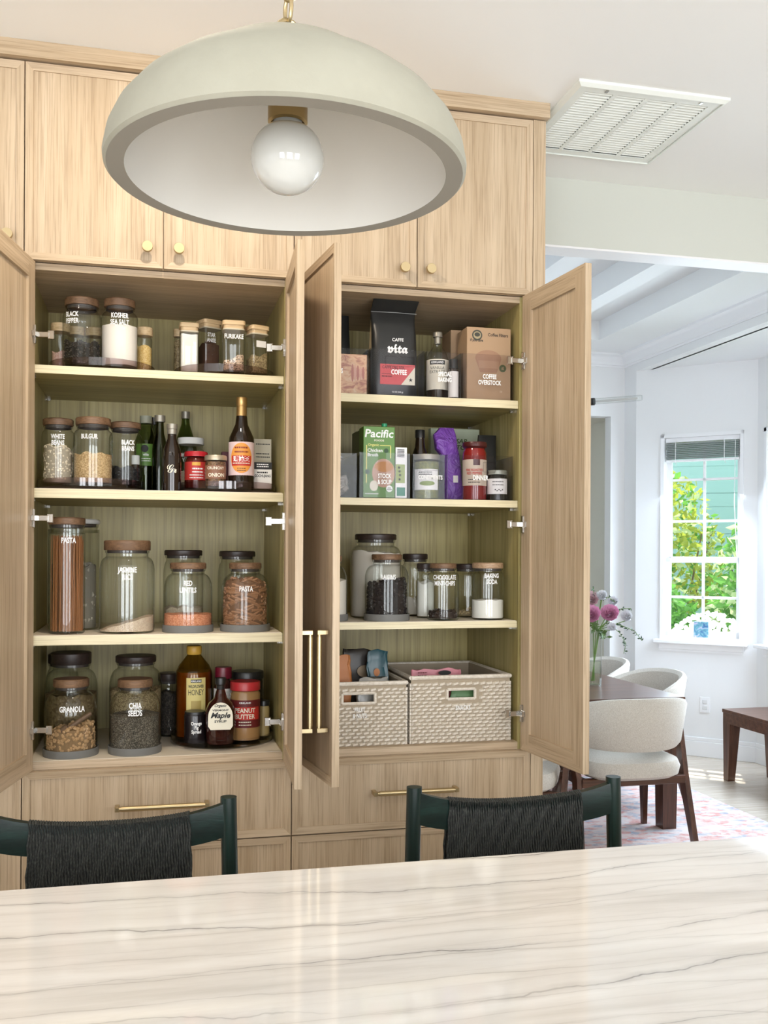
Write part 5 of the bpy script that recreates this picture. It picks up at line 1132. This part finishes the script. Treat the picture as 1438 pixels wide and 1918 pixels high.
def sprig(label, pts, n, m, ls):
    t = thing('leafy_sprig', label, 'foliage', (vp.x, vp.y, TZ), 0, 'leafy sprigs in the dining vase'); P = [fpos(*p) for p in pts]
    e = Vector((P[0].x, P[0].y, 0)); e = e.normalized()*min(e.length*.3, VR*.78)
    MB().tube([Vector((-e.x*.4, -e.y*.4, .04)), Vector((e.x, e.y, VH+.006))]+P, .0018, 5).build('stem', stemm, t)
    b = MB()
    for i in range(n):
        f = i/max(1, n-1)*(len(P)-1); j = min(int(f), len(P)-2); c = P[j].lerp(P[j+1], f-j); M = rrot(); l = ls*rng.uniform(.7, 1.2)
        b.add([c+M @ Vector(q)*l for q in ((0, 0, 0), (.5, -.22, .06), (1, 0, 0), (.5, .22, .06))], [(0, 1, 2), (0, 2, 3)])
    b.build('leaf', m, t, kind='stuff')
sprig('long dark twig drooping beside the vase', [(1135, 1165), (1160, 1185), (1172, 1205), (1168, 1224)], 26, leafm, .020); sprig('dark twig arching out over the table', [(1140, 1168), (1165, 1172), (1188, 1182), (1202, 1200)], 30, leafm, .022); sprig('dark leafy twig at the side of the white blossom', [(1150, 1150), (1165, 1140), (1182, 1140)], 20, leafm, .018)
sprig('leafy spray at the top of the bouquet', [(1105, 1130), (1112, 1112), (1110, 1100)], 24, leafm, .018); sprig('curving twig above the pale peony', [(1125, 1125), (1140, 1118), (1152, 1128)], 22, leafm, .016); sprig('broad green leaves hanging over the vase rim', [(1105, 1165), (1118, 1180), (1136, 1194)], 34, leafl, .045)
# chandelier arm with a glass tube
c0, c1 = hit(1113, 752, Z=2.375), hit(1202, 745, Z=2.375); d = (c1-c0).normalized(); hub = c0-d*.55
chd = thing('tube_chandelier', 'chandelier with clear horizontal glass tube shades and black collars', 'chandelier', hub)
MB().tube([(0, 0, 0), (0, 0, .86)], .010, 10).build('stem', brassd, chd, smooth=True); MB().lathe([(0, .06), (.05, .06), (.05, -.06), (0, -.06)], 24).build('hub', wood('pale_beech', 'X', (.5, .33, .2), (.58, .40, .26), (.66, .48, .33)), chd, smooth=True)
for sg in (1, -1):
    MB().tube([d*.03*sg, d*.53*sg], .016, 12).build('arm', MATS['pale_beech'], chd, smooth=True); MB().tube([d*.53*sg, d*.55*sg], .021, 16).build('collar', blackm, chd, smooth=True)
    L_ = (c1-c0).length; MB().tube([d*.55*sg, d*(.55+L_*.96)*sg, d*(.55+L_)*sg], .017, 16, .015).build('glass_tube', glass, chd, smooth=True); MB().tube([d*.56*sg, d*(.55+L_*.92)*sg], .006, 8).build('filament', mat('led_filament', (.62, .60, .58), .4), chd, smooth=True)
# outlet, sill card, blossoms outside
ol = thing('wall_outlet', 'white electrical outlet on the wall under the bay window', 'outlet', (BAY[0][0], BAY[0][1], 0), a1)
def wall1(u, v):
    n = Vector((-math.sin(a1), math.cos(a1), 0)); r = ray(u, v); q = Vector((BAY[0][0], BAY[0][1], 0)); tt = n.dot(q-CAM)/n.dot(r); p = CAM+r*tt-q; return p.x*math.cos(a1)+p.y*math.sin(a1), p.z
so, zo = wall1(1320, 1320)
MB().box(so-.036, so+.036, -.007, 0, zo-.058, zo+.058, .002).build('cover_plate', trimm, ol)
for dz in (-.022, .022): MB().box(so-.017, so+.017, -.010, -.006, zo+dz-.014, zo+dz+.014, .002).build('receptacle', mat('outlet_face', (.74, .74, .74), .4), ol)
sc_, zc_ = wall1(1312, 1186)
cardm = mat('painted_card', (.4, .45, .6), .5)
L(cardm, ramp(cardm, noise(cardm, coords(cardm, (28, 28, 28)), 1, 3, .5, 1.4), [(.35, (.06, .14, .34)), (.5, (.16, .40, .46)), (.62, (.50, .46, .66)), (.72, (.78, .72, .78))]), bsdf(cardm).inputs['Base Color'])
cdx = thing('small_canvas', 'small blue and lilac painted canvas standing on the window sill', 'picture', (BAY[0][0], BAY[0][1], W1[2]+.02), a1)
MB().box(sc_-.055, sc_+.052, .012, .026, 0, .120, .001).build('canvas', cardm, cdx)
bt = thing('blossom_mound', 'mound of white blossoms outside against the lower window panes', 'flowers', (BAY[0][0], BAY[0][1], 0), a1)
b = MB()
for i in range(420):
    sx = rng.uniform(.17, .86); hz = 1.02-.05*math.sin(sx*9)-.12*max(0, sx-.62); b.blob((sx, rng.uniform(.17, .30), rng.uniform(.72, hz)), .022, .022, .016, rrot(), 5, 3)
b.build('blossoms', mat('white_blossom', (.86, .86, .84), .7), bt, kind='stuff')
MB().box(.15, .90, .16, .32, .52, .74, .004).build('planter_box', trimm, bt); MB().box(.3, .36, .2, .28, -.3, .52).box(.7, .76, .2, .28, -.3, .52).build('planter_leg', trimm, bt)
